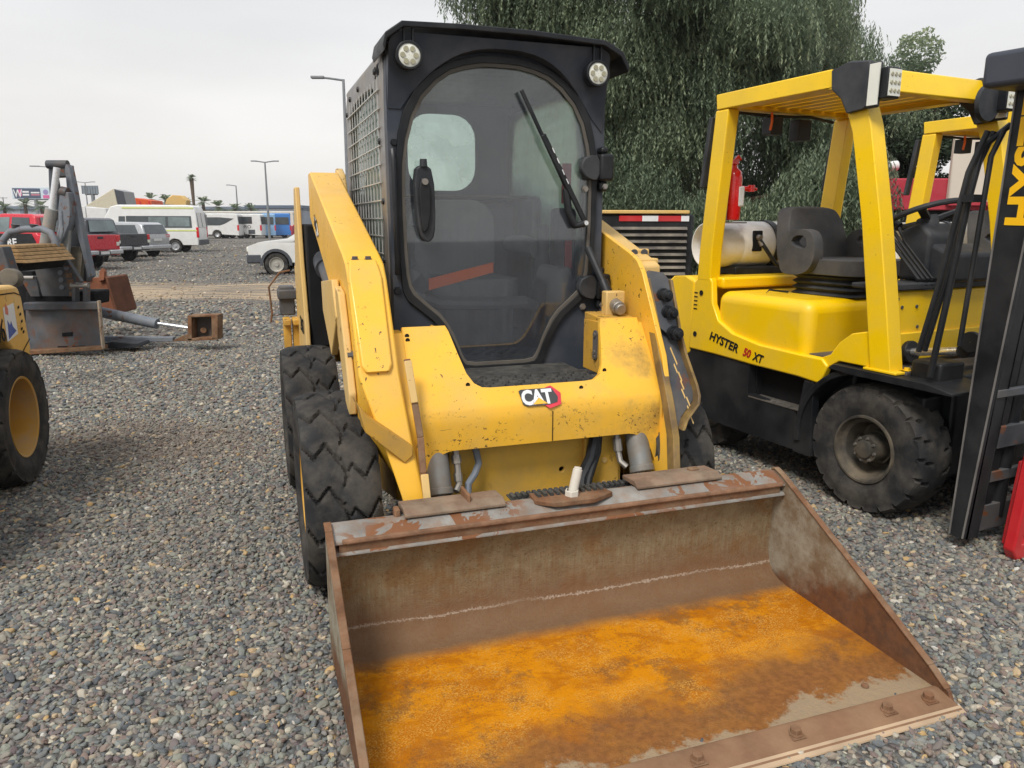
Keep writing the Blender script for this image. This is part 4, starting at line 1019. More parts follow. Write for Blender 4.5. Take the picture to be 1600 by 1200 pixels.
    for x0, x1 in ((-.03, .26), (.80, 1.08)):
        m = MB(); arch_ = []
        for a in np.linspace(175, 38, 20): arch_.append((.115-.405*math.cos(R(180-a))*-1, .325+.405*math.sin(R(a))))
        outer = [(.115+.415*math.cos(R(a)), .325+.40*math.sin(R(a))) for a in np.linspace(-8, 95, 18)]
        inner = [(.115+.385*math.cos(R(a)), .325+.372*math.sin(R(a))) for a in np.linspace(95, -8, 18)]
        m.prism(outer+inner, 'x', x0+.015, x1)
        m.prism([(.33, .700), (.30, .725), (-.20, .722), (-.33, .700), (-.33, .688), (.20, .690)], 'x', x0, x1)
        m.prism([(.42, .20), (.54, .20), (.54, .34), (.50, .60), (.44, .60)], 'x', x0+.03, x0+.08)
        m.build('fender', M_blk, f, bevel=.006)
    # overhead guard
    gd = empty('overhead_guard'); gd.parent = f
    for x0, x1 in ((-.005, .085), (.955, 1.045)):
        pil = [(-.005, .733), (.105, .733), (.165, 1.05), (.235, 1.42), (.335, 1.83), (.40, 1.985), (.45, 2.045), (.54, 2.055), (1.17, 2.055), (1.31, 2.055), (1.32, 2.14), (.50, 2.142), (.39, 2.125), (.315, 2.06), (.235, 1.86), (.135, 1.44), (.055, 1.05)]
        m = MB(); m.prism(pil, 'x', x0, x1); m.build('side_pillar', M_fy, gd, bevel=.014, seg=3)
        m = MB(); m.prism([(1.29, 1.06), (1.41, 1.06), (1.40, 1.3), (1.325, 2.055), (1.215, 2.055), (1.285, 1.3)], 'x', x0+.004, x1-.004); m.build('rear_pillar', M_fy, gd, bevel=.012, seg=3)
    m = MB(); m.prism([(.31, 2.03), (.345, 2.14), (.40, 2.145), (.43, 2.13), (.43, 2.06), (.38, 2.03)], 'x', .085, .955); m.box(.085, .955, 1.235, 1.315, 2.058, 2.138); m.build_each('cross_beam', M_fy, gd, bevel=.008)
    m = MB(); n = 9
    for i in range(n):
        x = .085+.87*(i+.5)/n; m.prism([(.43, 2.084), (1.235, 2.084), (1.235, 2.106), (.43, 2.106)], 'x', x-.0418, x+.0418)
    m.build_each('roof_bar', M_fy, gd)
    m = MB(); m.box(-.012, .10, -.04, .14, .7255, .738); m.build('pillar_foot', M_fy, f, bevel=.003)
    m = MB(); m.hexbolt((.09, -.02, .738), 'z', .014, .014); m.build('foot_bolt', M_fy, f)
    # lamps on the front pillars
    for s, x in ((-1, -.02), (1, .925)):
        l = empty('front_lamp'); l.parent = f
        m = MB(); m.prism([(.47, 2.13), (.36, 2.155), (.25, 2.14), (.215, 1.96), (.26, 1.93), (.36, 1.92), (.40, 1.99), (.46, 2.04)], 'x', x-.012, x+.018); m.box(x-.01, x+.02, .20, .26, 1.93, 2.13); m.build('lamp_bracket', M_plas, l, bevel=.008)
        m = MB(); m.box(x, x+.085, .155, .235, 1.965, 2.10) if s < 0 else m.box(x-.085, x, .155, .235, 1.965, 2.10); m.build('lamp_housing', M_blk, l, bevel=.006)
        m = MB(); xx = x if s < 0 else x-.085
        m.box(xx+.006, xx+.08, .150, .156, 1.975, 2.09); m.build('lens', M_lens, l)
        m = MB()
        for i in range(3):
            for j in range(3): m.lathe([(0, .010), (-.003, .008), (-.003, .001)], (xx+.019+.024*i, .1495, 1.997+.035*j), 'y', 8)
        m.build('led_cells', mat('led_cell', (.38, .36, .25), .3), l)
        MB().box(x-.016, x-.010, .19, .245, 1.94, 2.12).build('side_reflector', M_lens, l)
    MB().lathe([(0, .001), (0, .085), (.02, .09), (.03, .07), (.03, .001)], (.78, .20, 2.0), 'y', 20).build('round_mirror', M_plas, f)
    # rear lamps under the roof
    m = MB(); m.box(.34, .43, 1.22, 1.30, 1.93, 2.03); m.box(.52, .62, 1.18, 1.26, 1.90, 2.02); m.tube([(.10, 1.28, 2.045), (.4, 1.27, 2.04), (.7, 1.27, 2.05), (.9, 1.27, 2.03)], .010, 6); m.build('rear_lamp', M_plas, f, bevel=.01)
    m = MB(); m.tube([(.335, 1.22, 2.05), (.335, 1.215, 2.0), (.33, 1.22, 1.95)], .008, 6); m.build('orange_cable', M_org, f)
    for x in (-.015, 1.0): MB().prism([(1.40, 1.62), (1.345, 2.02), (1.375, 2.02), (1.43, 1.62)], 'x', x+.01, x+.05).build('rear_strip_lamp', M_plas, f, bevel=.005)
    # seat
    st = empty('driver_seat'); st.parent = f; st.location.x = .06
    m = MB(); bp_ = smoothpoly([(-.235, 0), (.235, 0), (.25, .12), (.21, .30), (.15, .35), (-.15, .35), (-.21, .30), (-.25, .12)], 2)
    m.prism([(q[0]+.50, q[1]) for q in bp_], 'y', 0, .10)
    m.v = [(x, 1.02+y+(z)*.18-.055*(abs((x-.5)/.25)**2), 1.16+z) for x, y, z in m.v]; m.build('backrest', M_seat, st, bevel=.025, seg=3)
    m = MB(); m.prism(smoothpoly([(.34, 1.24), (.66, 1.24), (.63, 1.44), (.37, 1.44)], 2), 'y', 0, .02); m.v = [(x, .985+y+(z-1.16)*.18, z) for x, y, z in m.v]; m.build('backrest_pad', M_seat, st, bevel=.008)
    m = MB(); m.prism(rrect(.50, .74, .50, .50, .10), 'z', 1.13, 1.215); m.build('seat_cushion', M_seat, st, bevel=.03, seg=3)
    m = MB()
    bl = []
    for k in range(9):
        z = 1.0+.135*k/8; o_ = .0 if k % 2 else -.022
        bl.append([(x, y, z) for x, y in rrect(.50, .77, .46+2*o_-.0, .46+2*o_, .07)])
    V = [p for l in bl for p in l]; n = len(bl[0]); Fc = [(i*n+k, i*n+(k+1) % n, (i+1)*n+(k+1) % n, (i+1)*n+k) for i in range(8) for k in range(n)]
    m.add(V, Fc); m.build('suspension_bellows', M_plas, st, smooth=20)
    for s in (0, 1):
        x = .235 if s == 0 else .765
        m = MB(); m.prism(smoothpoly([(.95, 1.12), (.80, 1.13), (.74, 1.22), (.76, 1.35), (.83, 1.385), (.97, 1.37), (1.02, 1.28), (1.0, 1.15)], 2), 'x', x-.035, x+.035, holes=[smoothpoly([(.86, 1.27), (.80, 1.28), (.82, 1.345), (.90, 1.345), (.93, 1.30)], 1)]); m.build('hip_restraint', M_seat, st, bevel=.014, seg=3)
    m = MB(); m.box(.30, .335, .86, .90, 1.23, 1.31, Matrix.Translation((0, 0, 0))); m.build('belt_buckle', M_plas, st, bevel=.005)
    MB().box(.303, .332, .862, .898, 1.3105, 1.317).build('red_button', M_red, st)
    m = MB(); m.tube([(.28, .93, 1.02), (.20, 1.0, 1.03), (.16, 1.0, 1.0), (.20, .93, .998), (.30, .90, .998)], .006, 6); m.build('seat_wire', M_blk, f)
    # front cowl
    m = MB(); m.prism([(.10, 1.095), (.16, 1.105), (.16, .76), (.10, .76)], 'x', .10, .93); m.build('front_cowl', M_fy, f, bevel=.008)
    m = MB(); m.box(.10, .93, .085, .099, .76, .895); m.build('cowl_lower', M_fy, f, bevel=.004)
    m = MB()
    for x, z in ((.13, 1.06), (.165, 1.02), (.27, 1.02), (.13, .92), (.29, .92)): m.lathe([(0, .009), (-.004, .008), (-.004, .001)], (x, .099, z), 'y', 10)
    m.build_each('cowl_bolt', M_dgr, f)
    m = MB(); m.prism([(.08, 1.10), (.34, 1.10), (.34, 1.125), (.08, 1.135)], 'x', .09, .94); m.build('cowl_top', M_plas, f, bevel=.008)
    m = MB(); m.prism([(.05, 1.13), (.22, 1.13), (.25, 1.28), (.17, 1.32), (.05, 1.27)], 'x', .42, .74); m.prism([(.16, 1.13), (.32, 1.13), (.33, 1.38), (.22, 1.42), (.16, 1.36)], 'x', .40, .62); m.build('dash_console', M_plas, f, bevel=.02, seg=3)
    m = MB(); ring = [Vector((.5+.185*math.cos(a), .18*math.sin(a), .0)) for a in np.linspace(0, 2*math.pi, 33)[:-1]]
    Mx = Matrix.Translation((0, .27, 1.455)) @ Matrix.Rotation(R(-22), 4, 'X')
    m.tube([Mx @ p for p in ring], .0145, 10, closed=True)
    for a in (90, 210, 330): m.bar(Mx @ Vector((.5, 0, -.03)), Mx @ Vector((.5+.178*math.cos(R(a)), .172*math.sin(R(a)), 0)), .04, .014)
    m.cyl(Mx @ Vector((.5, 0, -.10)), Mx @ Vector((.5, 0, -.015)), .045, .05, 16); m.cyl(Mx @ Vector((.33, .08, .0)), Mx @ Vector((.33, .08, .06)), .024, .028, 12); m.build('steering_wheel', M_plas, f)
    for k in range(4):
        x = .30+.035*k; m = MB(); m.tube([(x, .12, 1.14), (x, .30, 1.32), (x, .42-.02*k, 1.41)], .009, 8); m.tube([(x, .40-.02*k, 1.40), (x, .46-.02*k, 1.425)], [.017, .02], 10); m.lathe([(0, .034), (.012, .026), (.024, .034), (.036, .024), (.05, .03), (.05, .01)], (x+.0, .11, 1.10), 'z', 12)
        m.build('control_lever', M_blk, f)
    # tilt cylinder and hydraulics
    for x in (.22, .83):
        c = empty('tilt_cylinder'); c.parent = f
        m = MB(); m.cyl((x, .38, .75), (x, .06, .805), .045, n=20); m.cyl((x, .10, .80), (x, .055, .806), .055, n=20); m.build('barrel', M_blk, c, bevel=.004)
        m = MB(); m.cyl((x, .06, .805), (x, -.20, .85), .019, n=16); m.build('rod', M_chr, c)
        m = MB(); m.cyl((x-.03, -.21, .855), (x+.03, -.21, .855), .034, n=16); m.lathe([(0, .048), (-.02, .048), (-.02, .001)], (x-.03, -.25, .90), 'x', 20); m.build('clevis', M_blk, c, bevel=.003)
    m = MB(); m.box(.07, .24, -.20, -.05, .70, .80); m.box(.80, .98, -.20, -.05, .70, .80); m.box(.13, .92, -.10, .0, .50, .62); m.build('mast_mount', M_blk, f, bevel=.012)
    # mast
    ms = empty('mast'); ms.parent = f
    def mx_(a, b):
        k = .075 if b < -.46 else 0; k2 = .075 if a < -.46 else 0
        return [(a+k2, .055), (b+k*1.4, .055), (b-.025, 2.0), (a-.035, 2.0)]
    for s, x in ((1, .045), (-1, 1.005)):
        m = MB()
        m.prism(mx_(-.345, -.52), 'x', x, x+s*.020)
        m.prism(mx_(-.495, -.52), 'x', x+s*.020, x+s*.09)
        m.prism([(-.345, .055), (-.365, .055), (-.405, 2.0), (-.38, 2.0)], 'x', x+s*.020, x+s*.09)
        m.build('outer_channel', M_blk, ms, bevel=.004)
        m = MB(); m.prism(mx_(-.375, -.49), 'x', x+s*.115, x+s*.135); m.prism(mx_(-.47, -.49), 'x', x+s*.135, x+s*.19); m.build('inner_channel', M_blk, ms, bevel=.003)
        m = MB(); m.cyl((x+s*.26, -.38, .12), (x+s*.26, -.42, 1.7), .035, n=16); m.build('lift_cylinder', M_blk, ms)
        for y0_, y1_ in ((-.352, -.386), (-.412, -.538)): m = MB(); m.bar((x-s*.002, y0_, .06), (x-s*.002, y1_, 1.98), .006, .006); m.build('worn_edge', mat('worn_black_edge', (.16, .15, .14), .5, var=.3), ms)
    for z, h, y in ((.07, .12, -.375), (.30, .05, -.385), (.46, .10, -.40), (.70, .035, -.43), (1.25, .10, -.46)): MB().box(.068, .982, y-.035, y-.010, z, z+h).build('cross_tie', M_dgr, ms, bevel=.004)
    m = MB(); m.prism([(-.13, -.35), (-.10, -.60), (1.13, -.60), (1.15, -.35)], 'z', 1.92, 2.05); m.build('mast_head', mat('head_grey', (.05, .055, .07), .5, var=.1), ms, bevel=.02, seg=3)
    for x in (.40, .46, .60, .66): MB().bar((x, -.45, .12), (x, -.49, 1.9), .025, .012, (0, 1, 0)).build('lift_chain', M_dgr, ms)
    m = MB(); m.tube([(.0, -.20, .75), (.01, -.23, 1.1), (.02, -.26, 1.5), (.04, -.28, 1.72), (.10, -.34, 1.80), (.16, -.38, 1.76)], .014, 8); m.build('mast_hose', M_blk, ms)
    m = MB(); m.tube([(.04, -.29, .9), (.04, -.305, 1.3), (.04, -.32, 1.68), (.07, -.34, 1.78)], .011, 8); m.box(-.02, .06, -.31, -.25, 1.50, 1.53); m.build('mast_hose', M_blk, ms)
    for x in (-.04, .0): m = MB(); m.tube([(x, -.16, .86), (x+.01, -.21, 1.15), (x+.02, -.24, 1.40), (x+.04, -.26, 1.62), (x+.07, -.30, 1.78)], .012, 8); m.build('mast_hose', M_blk, ms)
    text('HYSTER', .150, mat('mast_lettering_yellow', (.9, .50, .01), .4, var=.05), ms, frame((.0437, -.515, 1.40), (0, -.0227, 1), (0, 1, .0227)), 'lettering', .001, sx=1.12, bold=.006, space=1.05)
    # carriage
    cg = empty('carriage'); cg.parent = f
    m = MB(); m.box(.20, .85, -.575, -.545, .26, .33); m.box(.20, .85, -.575, -.545, .50, .58); m.box(.24, .28, -.545, -.50, .22, .60); m.box(.77, .81, -.545, -.50, .22, .60); m.build('carriage_bars', M_dgr, cg, bevel=.006)
    return f
F1 = forklift()
tag(F1, 'yellow forklift in front, with grey seat and its large left front wheel in full view', 'forklift', 'yellow forklifts')
F2 = copy_tree(F1); F2.location = (3.607, 4.65, 0)
tag(F2, 'yellow forklift mostly hidden behind the nearer forklift and its mast', 'forklift')
def in_f(f, p): return Matrix.Translation(f.location) @ Matrix.Rotation(.45, 4, 'Z') @ Vector(p)
def gas_cylinder():
    g = empty('gas_cylinder', (0, 0, 0), .45)
    M_tank = mat('tank_paint', (.84, .83, .80), .35, var=.06, dust=(.55, .46, .30), dust_amt=.4, dust_s=4, coat=.2)
    pr = [(.055, .002), (.058, .06), (.075, .115), (.11, .142), (.14, .148), (.66, .148), (.71, .135), (.745, .09), (.75, .002)]
    MB().lathe(pr, n=44).build('tank_body', M_tank, g, smooth=50)
    m = MB().lathe([(-.09, .135), (-.09, .141), (-.075, .143), (.10, .143), (.10, .135), (-.075, .135), (-.09, .135)], n=44); m.build('collar', M_tank, g, smooth=30)
    m = MB().lathe([(.36, .150), (.36, .156), (.41, .156), (.41, .150)], n=40); m.box(.35, .42, -.02, .02, -.20, -.14); m.build('strap', M_blk, g)
    m = MB(); m.box(.16, .24, -.152, -.138, -.04, .09); m.build('collar_opening', M_dark, g, bevel=.02)
    m = MB(); m.tube([(.20, -.16, .04), (.24, -.19, -.03), (.30, -.22, -.12), (.45, -.25, -.165), (.62, -.27, -.165)], .013, 8); m.build('gas_hose', M_blk, g)
    m = MB(); m.cyl((.20, -.14, .05), (.20, -.175, .045), .018, n=10); m.cyl((.205, -.16, .03), (.215, -.175, -.005), .014, n=10); m.build('valve', M_steel, g)
    m = MB(); m.box(.05, .70, -.13, .13, -.19, -.135); m.build('cradle', M_blk, g, bevel=.01)
    return g
G1 = gas_cylinder(); G1.location = in_f(F1, (.245, 1.53, 1.275))
tag(G1, 'white gas cylinder strapped behind the seat of the nearer forklift', 'gas cylinder', 'white gas cylinders')
G2 = copy_tree(G1); G2.location = in_f(F2, (.245, 1.53, 1.275)); tag(G2, 'white gas cylinder on the farther forklift, seen past the steering wheel')
ex = empty('fire_extinguisher', in_f(F1, (.205, 1.37, 1.43)), .45, 'red fire extinguisher hanging on the rear pillar of the nearer forklift', 'extinguisher')
M_exr = mat('extinguisher_red', (.70, .012, .012), .25, var=.05, coat=.6)
MB().lathe([(0, .001), (0, .050), (.01, .054), (.25, .054), (.29, .045), (.31, .022), (.33, .016)], ax='z', n=28, caps=True).build('bottle', M_exr, ex, smooth=40)
m = MB(); m.box(-.02, .02, -.02, .02, .33, .36); m.tube([(0, 0, .35), (.03, 0, .38), (.05, 0, .36)], .010, 8); m.build('valve_head', M_exr, ex, bevel=.004)
m = MB(); m.cyl((.05, -.01, .19), (.13, -.03, .185), .016, n=12); m.cyl((.12, -.03, .17), (.12, -.03, .21), .022, n=12); m.cyl((.13, -.03, .19), (.16, -.035, .185), .010, n=10); m.build('clamp_valve', M_exr, ex, bevel=.002)
MB().box(.0, .048, -.056, -.040, .08, .2).build('label_plate', M_dw, ex, bevel=.01)
m = MB(); m.box(-.075, .075, -.06, .06, -.02, -.012); m.box(-.075, -.06, -.03, .03, -.02, .2); m.build('holder', M_steel, ex)
# ================================================================== right edge: red frame, louvred machine, red trailer
_g = ray(1563, 872); _g = _g*(-CAM_H/_g.z)
rf_ = empty('steel_frame', (_g.x, _g.y, 0), .45, 'red painted steel frame leaning at the foot of the forklift mast', 'steel frame')
m = MB(); m.prism([(.0, .05), (.03, .0), (.50, .0), (.50, .46), (.050, .46), (.045, .42)], 'y', -.05, .0, holes=[[(.055, .07), (.42, .07), (.42, .40), (.095, .40)]])
m.build('front_member', M_red, rf_, bevel=.008)
m = MB(); m.prism([(.04, .05), (.45, .05), (.45, .42), (.08, .42)], 'y', .015, .03); m.build('back_panel', M_red, rf_, bevel=.004)
m = MB(); m.box(.035, .075, -.04, -.01, .45, .49); m.build('lug', M_red, rf_, bevel=.008)

lm = empty('engine_machine', (.9, 8.6, 0), .05, 'black louvred engine housing with red and white strip behind the loader', 'machine')
m = MB(); m.box(-.75, 1.15, .02, 1.9, .55, 1.50); m.build('engine_housing', M_blk, lm, bevel=.03)
m = MB(); m.box(-.72, 1.12, .0, .03, .42, 1.49); m.build('louvre_frame', M_blk, lm, bevel=.01)
m = MB(); z = .5
while z < 1.40:
    m.loft2([(-.62, -.015, z), (1.06, -.015, z), (1.06, .0, z), (-.62, .0, z)], [(-.62, -.045, z-.03), (1.06, -.045, z-.03), (1.06, -.035, z-.035), (-.62, -.035, z-.035)]); z += .072
m.build('louvre_slats', mat('louvre_edge', (.10, .09, .08), .5, var=.2, dust=(.35, .3, .22), dust_amt=.6), lm)
m = MB(); m.box(-.72, 1.08, -.03, 1.9, 1.505, 1.545); m.build('top_cover', M_tan, lm, bevel=.01)
for i, (a, b, mm) in enumerate(((.29, .55, M_red), (.55, .73, M_dw), (.73, .99, M_red), (.99, 1.08, M_dw))): MB().box(a, b, -.012, -.004, 1.425, 1.485).build('reflective_strip', mm, lm)
for x in (-.35, .75):
    for y in (.3, 1.5):
        w = empty('wheel', (x, y, .45)); w.parent = lm
        MB().lathe([(-.13, .25), (-.14, .40), (-.11, .45), (.11, .45), (.14, .40), (.13, .25)], n=32).build('tyre', M_rub, w); MB().lathe([(-.12, .25), (-.08, .24), (-.05, .001)], n=28).build('rim', M_tan, w)

tr_ = empty('trailer', (7.4, 13.0, 0), -.03, 'low red trailer with beige box body seen through the farther forklift', 'trailer')
M_beige = mat('beige_box', (.62, .54, .44), .6, var=.05, vs=1.5, dust=(.45, .42, .42), dust_amt=.3, dust_s=1)
M_rw = mat('dull_red_side', (.42, .03, .05), .55, var=.15, vs=3, dust=(.3, .12, .12), dust_amt=.3)
m = MB(); m.box(-1.2, 4.4, 0, 2.4, 1.62, 2.14); m.build('red_side', M_rw, tr_, bevel=.02)
m = MB(); m.box(-.15, 4.4, -.10, -.005, 1.72, 2.95); m.build('box_body', M_beige, tr_, bevel=.02)
m = MB(); m.box(-.15, 4.4, -.13, -.101, 1.70, 1.76); m.build('side_rail', M_rw, tr_)
m = MB(); m.box(-1.1, 4.4, .1, 2.3, .8, 1.61); m.build('underframe', M_dark, tr_)
for x in (-.4, .9, 3.2):
    w = empty('wheel', (x, .25, .5)); w.parent = tr_; MB().lathe([(-.14, .27), (-.15, .45), (-.12, .5), (.12, .5), (.15, .45), (.14, .27)], ax='y', n=32).build('tyre', M_rub, w); MB().lathe([(-.1, .27), (-.04, .001)], ax='y', n=24).build('rim', M_dgr, w)
p = Q(1376, 250, 14.5)
po = empty('pipe', (p.x, p.y, 0), 0, 'thin rust-brown pipe standing behind the red trailer', 'pipe')
m = MB(); m.tube([(-.12, 0, 0), (0, 0, 2.1), (.06, 0, 2.75)], .035, 8); m.build('pipe_shaft', M_rust, po)
m = MB(); m.cyl((.02, 0, 2.42), (.32, 0, 2.45), .09, n=16); m.build('white_canister', M_wht, po, bevel=.01)
m = MB(); m.tube([(.18, 0, 0), (.18, 0, 2.4)], .02, 8); m.build('canister_post', M_dgr, po)

# ================================================================== left edge: second loader, cropped
LB = empty('compact_loader', (-2.54, 3.65, 0), .27, 'weathered yellow loader cropped by the left edge, numbered 06, with deep yellow rim', 'loader')
w = empty('wheel', (-.15, .33, .375)); w.parent = LB
tire_mesh(.375, .30, .215, pat_loader, N=320, K=36, depth=.02).build('tyre', M_rub, w, smooth=50)
M_rimy = mat('rim_faded_yellow', (.50, .27, .04), .55, var=.15, vs=5, dust=(.33, .24, .15), dust_amt=.8, dust_s=5)
MB().lathe([(.125, .225), (.135, .220), (.13, .208), (.06, .198), (-.05, .190), (-.06, .10), (-.05, .06), (-.05, .001)], n=48).build('rim', M_rimy, w, smooth=40)
c = copy_tree(w, LB); c.location = (-.15, -.85, .375)
M_ry = mat('weathered_yellow', (.74, .42, .07), .5, var=.12, vs=3, chips=(.16, .09, .04), chip_amt=.8, chip_s=22, dust=(.6, .48, .3), dust_amt=.5)
m = MB(); m.prism([(-.7, 1.12), (.50, 1.075), (.585, 1.05), (.615, 1.0), (.66, .70), (.61, .635), (.50, .655), (.38, .72), (.22, .90), (.0, .96), (-.7, .96)], 'x', -.95, -.045); m.build('rear_body', M_ry, LB, bevel=.02, seg=3)
m = MB(); m.prism([(-.7, 1.08), (.50, 1.035), (.60, 1.01), (.602, 1.006), (.50, 1.029), (-.7, 1.072)], 'x', -.044, -.042); m.prism([(.49, .70), (.645, .76), (.646, .754), (.49, .694)], 'x', -.044, -.042); m.build('panel_seam', M_dark, LB)
text('06', .17, M_dark, LB, frame((-.0435, .175, .80), (0, 1, .0), (0, 0, 1)), 'number', .001, sx=.75)
m = MB(); m.prism([(.31, .79), (.475, .81), (.47, .98), (.31, .97)], 'x', -.0435, -.0425); m.build('sticker', M_dw, LB)
m = MB(); m.prism([(.335, .80), (.455, .83), (.41, .86), (.395, .89), (.375, .87), (.345, .90)], 'x', -.0422, -.0415); m.build('blue_logo', mat('decal_blue', (.06, .10, .35), .5), LB)
m = MB(); m.prism([(.33, .935), (.37, .925), (.375, .96), (.35, .99), (.335, .965)], 'x', -.0422, -.0415); m.build('red_mark', mat('decal_salmon', (.6, .18, .12), .5), LB)
m = MB()
for (y, z) in ((.52, .94), (.535, .90), (.545, .86), (.53, .82), (.55, .80)): m.prism([(y, z), (y+.028, z+.004), (y+.026, z+.018), (y+.004, z+.014)], 'x', -.0435, -.0425)
m.build('written_marks', M_dark, LB)
m = MB(); m.prism([(-.7, .3), (.55, .3), (.60, .62), (-.7, .95)], 'x', -.9, -.36); m.build('chassis', M_dark, LB)
m = MB(); m.bar((-.10, .64, .66), (-.10, .67, .56), .02, .03); m.build('bracket', M_rust, LB)
m = MB(); m.prism([(-.8, 1.18), (-.2, 1.30), (.20, 1.20), (.22, 1.12), (-.8, 1.1)], 'x', -.6, -.5); m.build('arm_plate', M_dgr, LB)

# ================================================================== backhoe attachment lying behind it
def pplate(pts, Y, th, holes=()):
    m = MB(); P = lambda q, y: (Q(q[0], q[1], Y).x, y, max(Q(q[0], q[1], Y).z, .0))
    m.loft2([P(q, Y) for q in pts], [P(q, Y+th) for q in pts], [[P(q, Y) for q in h] for h in holes], [[P(q, Y+th) for q in h] for h in holes]); return m
def circ(cx, cy, r, n=12): return [(cx+r*math.cos(a), cy+r*math.sin(a)) for a in np.linspace(0, 2*math.pi, n+1)[:-1]]
BH = empty('backhoe_attachment', (-4.6, 8.2, 0), 0, 'grey backhoe attachment folded upright with its chrome rod and holed side plate', 'backhoe')
BH.location = (0, 0, 0)
def bpart(m, name, mt, **k): return m.build(name, mt, BH, **k)
M_rg = mat('scraped_grey', (.09, .095, .105), .5, var=.35, vs=5, chips=RUST, chip_amt=1.2, chip_s=7, dust=(.16, .10, .065), dust_amt=.8, dust_s=4)
sl1 = [(97, 520), (113, 519), (113, 525), (97, 526)]; sl2 = [(90, 541), (105, 541), (104, 547), (90, 547)]; sl3 = [(113, 541), (132, 540), (132, 545), (112, 546)]
bpart(pplate([(40, 478), (156, 478), (159, 545), (100, 550), (40, 552)], 8.0, .03), 'attach_plate', M_rg, bevel=.004)
for s_ in (sl1, sl2, sl3): bpart(pplate(s_, 7.99, .009), 'slot_shade_patch', M_dark)  # thin dark plates stand in for the shade inside the slots
bpart(pplate([(36, 473), (150, 472), (153, 484), (36, 485)], 7.93, .10), 'top_rail', M_dgr, bevel=.01)
bpart(pplate([(40, 548), (160, 541), (160, 547), (40, 555)], 7.9, .12), 'bottom_rail', M_rust, bevel=.006)
bpart(pplate([(151, 470), (154, 470), (161, 545), (158, 547)], 7.9, .05), 'side_rail', mat('scraped_rail', (.33, .26, .19), .7, var=.3, chips=RUST, chip_amt=1), bevel=.006)
bpart(pplate([(40, 455), (150, 455), (150, 476), (40, 476)], 8.3, .3), 'gap_shade_band', M_dark, bevel=.02)  # near-black block stands in for the shaded gap above the attach plate
hol = [circ(91+1.3*i, 403+11.5*i, 3.9) for i in range(5)]
bpart(pplate([(50, 402), (64, 389), (92, 388), (103, 403), (127, 440), (112, 463), (66, 463), (55, 425)], 8.15, .06), 'side_plate', M_dgr, bevel=.006)
for h in hol: bpart(pplate(h, 8.135, .03), 'plate_disc', M_gry)
for h in (circ(103, 419, 3.4), circ(53, 412, 4)): bpart(pplate(h, 8.135, .03), 'plate_disc', M_gry)
for (a, b_) in ((103, 427), (105, 437), (107, 445), (108, 456)): bpart(pplate([(a, b_), (a+8, b_), (a+8, b_+7), (a, b_+7)], 8.13, .03), 'spacer', M_rust)
bpart(pplate([(63, 409), (70, 409), (71, 416), (64, 416)], 8.14, .02), 'hole_shade_patch', M_dark)  # dark patch in place of a shaded hole
bpart(pplate([(30, 432), (56, 432), (62, 463), (48, 463)], 8.25, .1), 'rear_plate', M_dgr)
bpart(MB().cyl(Q(22, 434, 8.1), Q(53, 434, 8.1), .02, n=10), 'pivot_pin', M_steel)
for (a, b_) in ((112, 118), (129, 135)): bpart(pplate([(a, 442), (b_, 442), (b_, 480), (a, 482)], 7.98, .08), 'clevis_plate', M_dgr, bevel=.006)
bpart(MB().cyl(Q(111, 446, 8.0), Q(138, 446, 8.0), .028, n=12), 'clevis_pin', M_steel)
# boom: two side arms joined at the top
bpart(pplate([(103, 256), (108, 262), (114, 290), (124, 345), (133, 385), (143, 432), (137, 436), (128, 395), (113, 340), (104, 295), (101, 262)], 8.35, .10), 'boom_arm', M_gry, bevel=.008)
bpart(pplate([(75, 258), (79, 254), (83, 260), (90, 300), (91, 340), (86, 345), (79, 325), (76, 290)], 8.45, .08), 'boom_arm', mat('boom_grey_dark', (.075, .085, .10), .5, var=.2), bevel=.008)
bpart(pplate([(80, 258), (103, 257), (104, 276), (80, 277)], 8.40, .16), 'boom_head', M_dgr, bevel=.01)
bpart(MB().cyl(Q(74, 257, 8.42), Q(106, 257, 8.42), .045, n=14), 'head_pin', M_dgr)
bpart(pplate([(93, 301), (106, 300), (110, 330), (108, 350), (92, 388), (86, 388), (90, 330)], 8.25, .14), 'dipper_box', M_gry, bevel=.01)
bpart(MB().cyl(Q(89, 262, 8.25), Q(81, 328, 8.25), .033, n=16), 'rod', mat('pale_rod', (.72, .73, .75), .3, metal=.3, var=.04))
bpart(MB().cyl(Q(81, 326, 8.25), Q(70, 392, 8.25), .062, n=18), 'cylinder_barrel', mat('barrel_grey', (.28, .29, .28), .5, var=.2, vs=8, dust=(.4, .25, .15), dust_amt=.6, dust_s=8), bevel=.006)
bpart(MB().cyl(Q(96, 300, 8.3), Q(106, 302, 8.3), .06, n=16), 'pivot_boss', M_dgr)
bpart(pplate([(108, 350), (120, 352), (133, 392), (135, 440), (106, 440)], 8.5, .12), 'swing_post', M_dgr, bevel=.01)
bpart(pplate([(92, 388), (100, 365), (108, 358), (106, 403)], 8.3, .05), 'link_plate', mat('link_pale', (.33, .33, .31), .6, var=.15, chips=RUST, chip_amt=.6), bevel=.004)
bpart(pplate([(106, 392), (111, 385), (124, 386), (129, 398), (126, 440), (112, 440)], 8.4, .06), 'swing_casting', mat('greasy_casting', (.14, .12, .09), .6, var=.4), bevel=.01)
bpart(MB().tube([Q(95, 330, 8.15), Q(96, 350, 8.12), Q(92, 368, 8.1), Q(87, 385, 8.1)], .02, 8), 'hose', M_gry)
bpart(MB().tube([Q(97, 345, 8.14), Q(97, 362, 8.1), Q(93, 378, 8.1)], .018, 8), 'hose', M_gry)
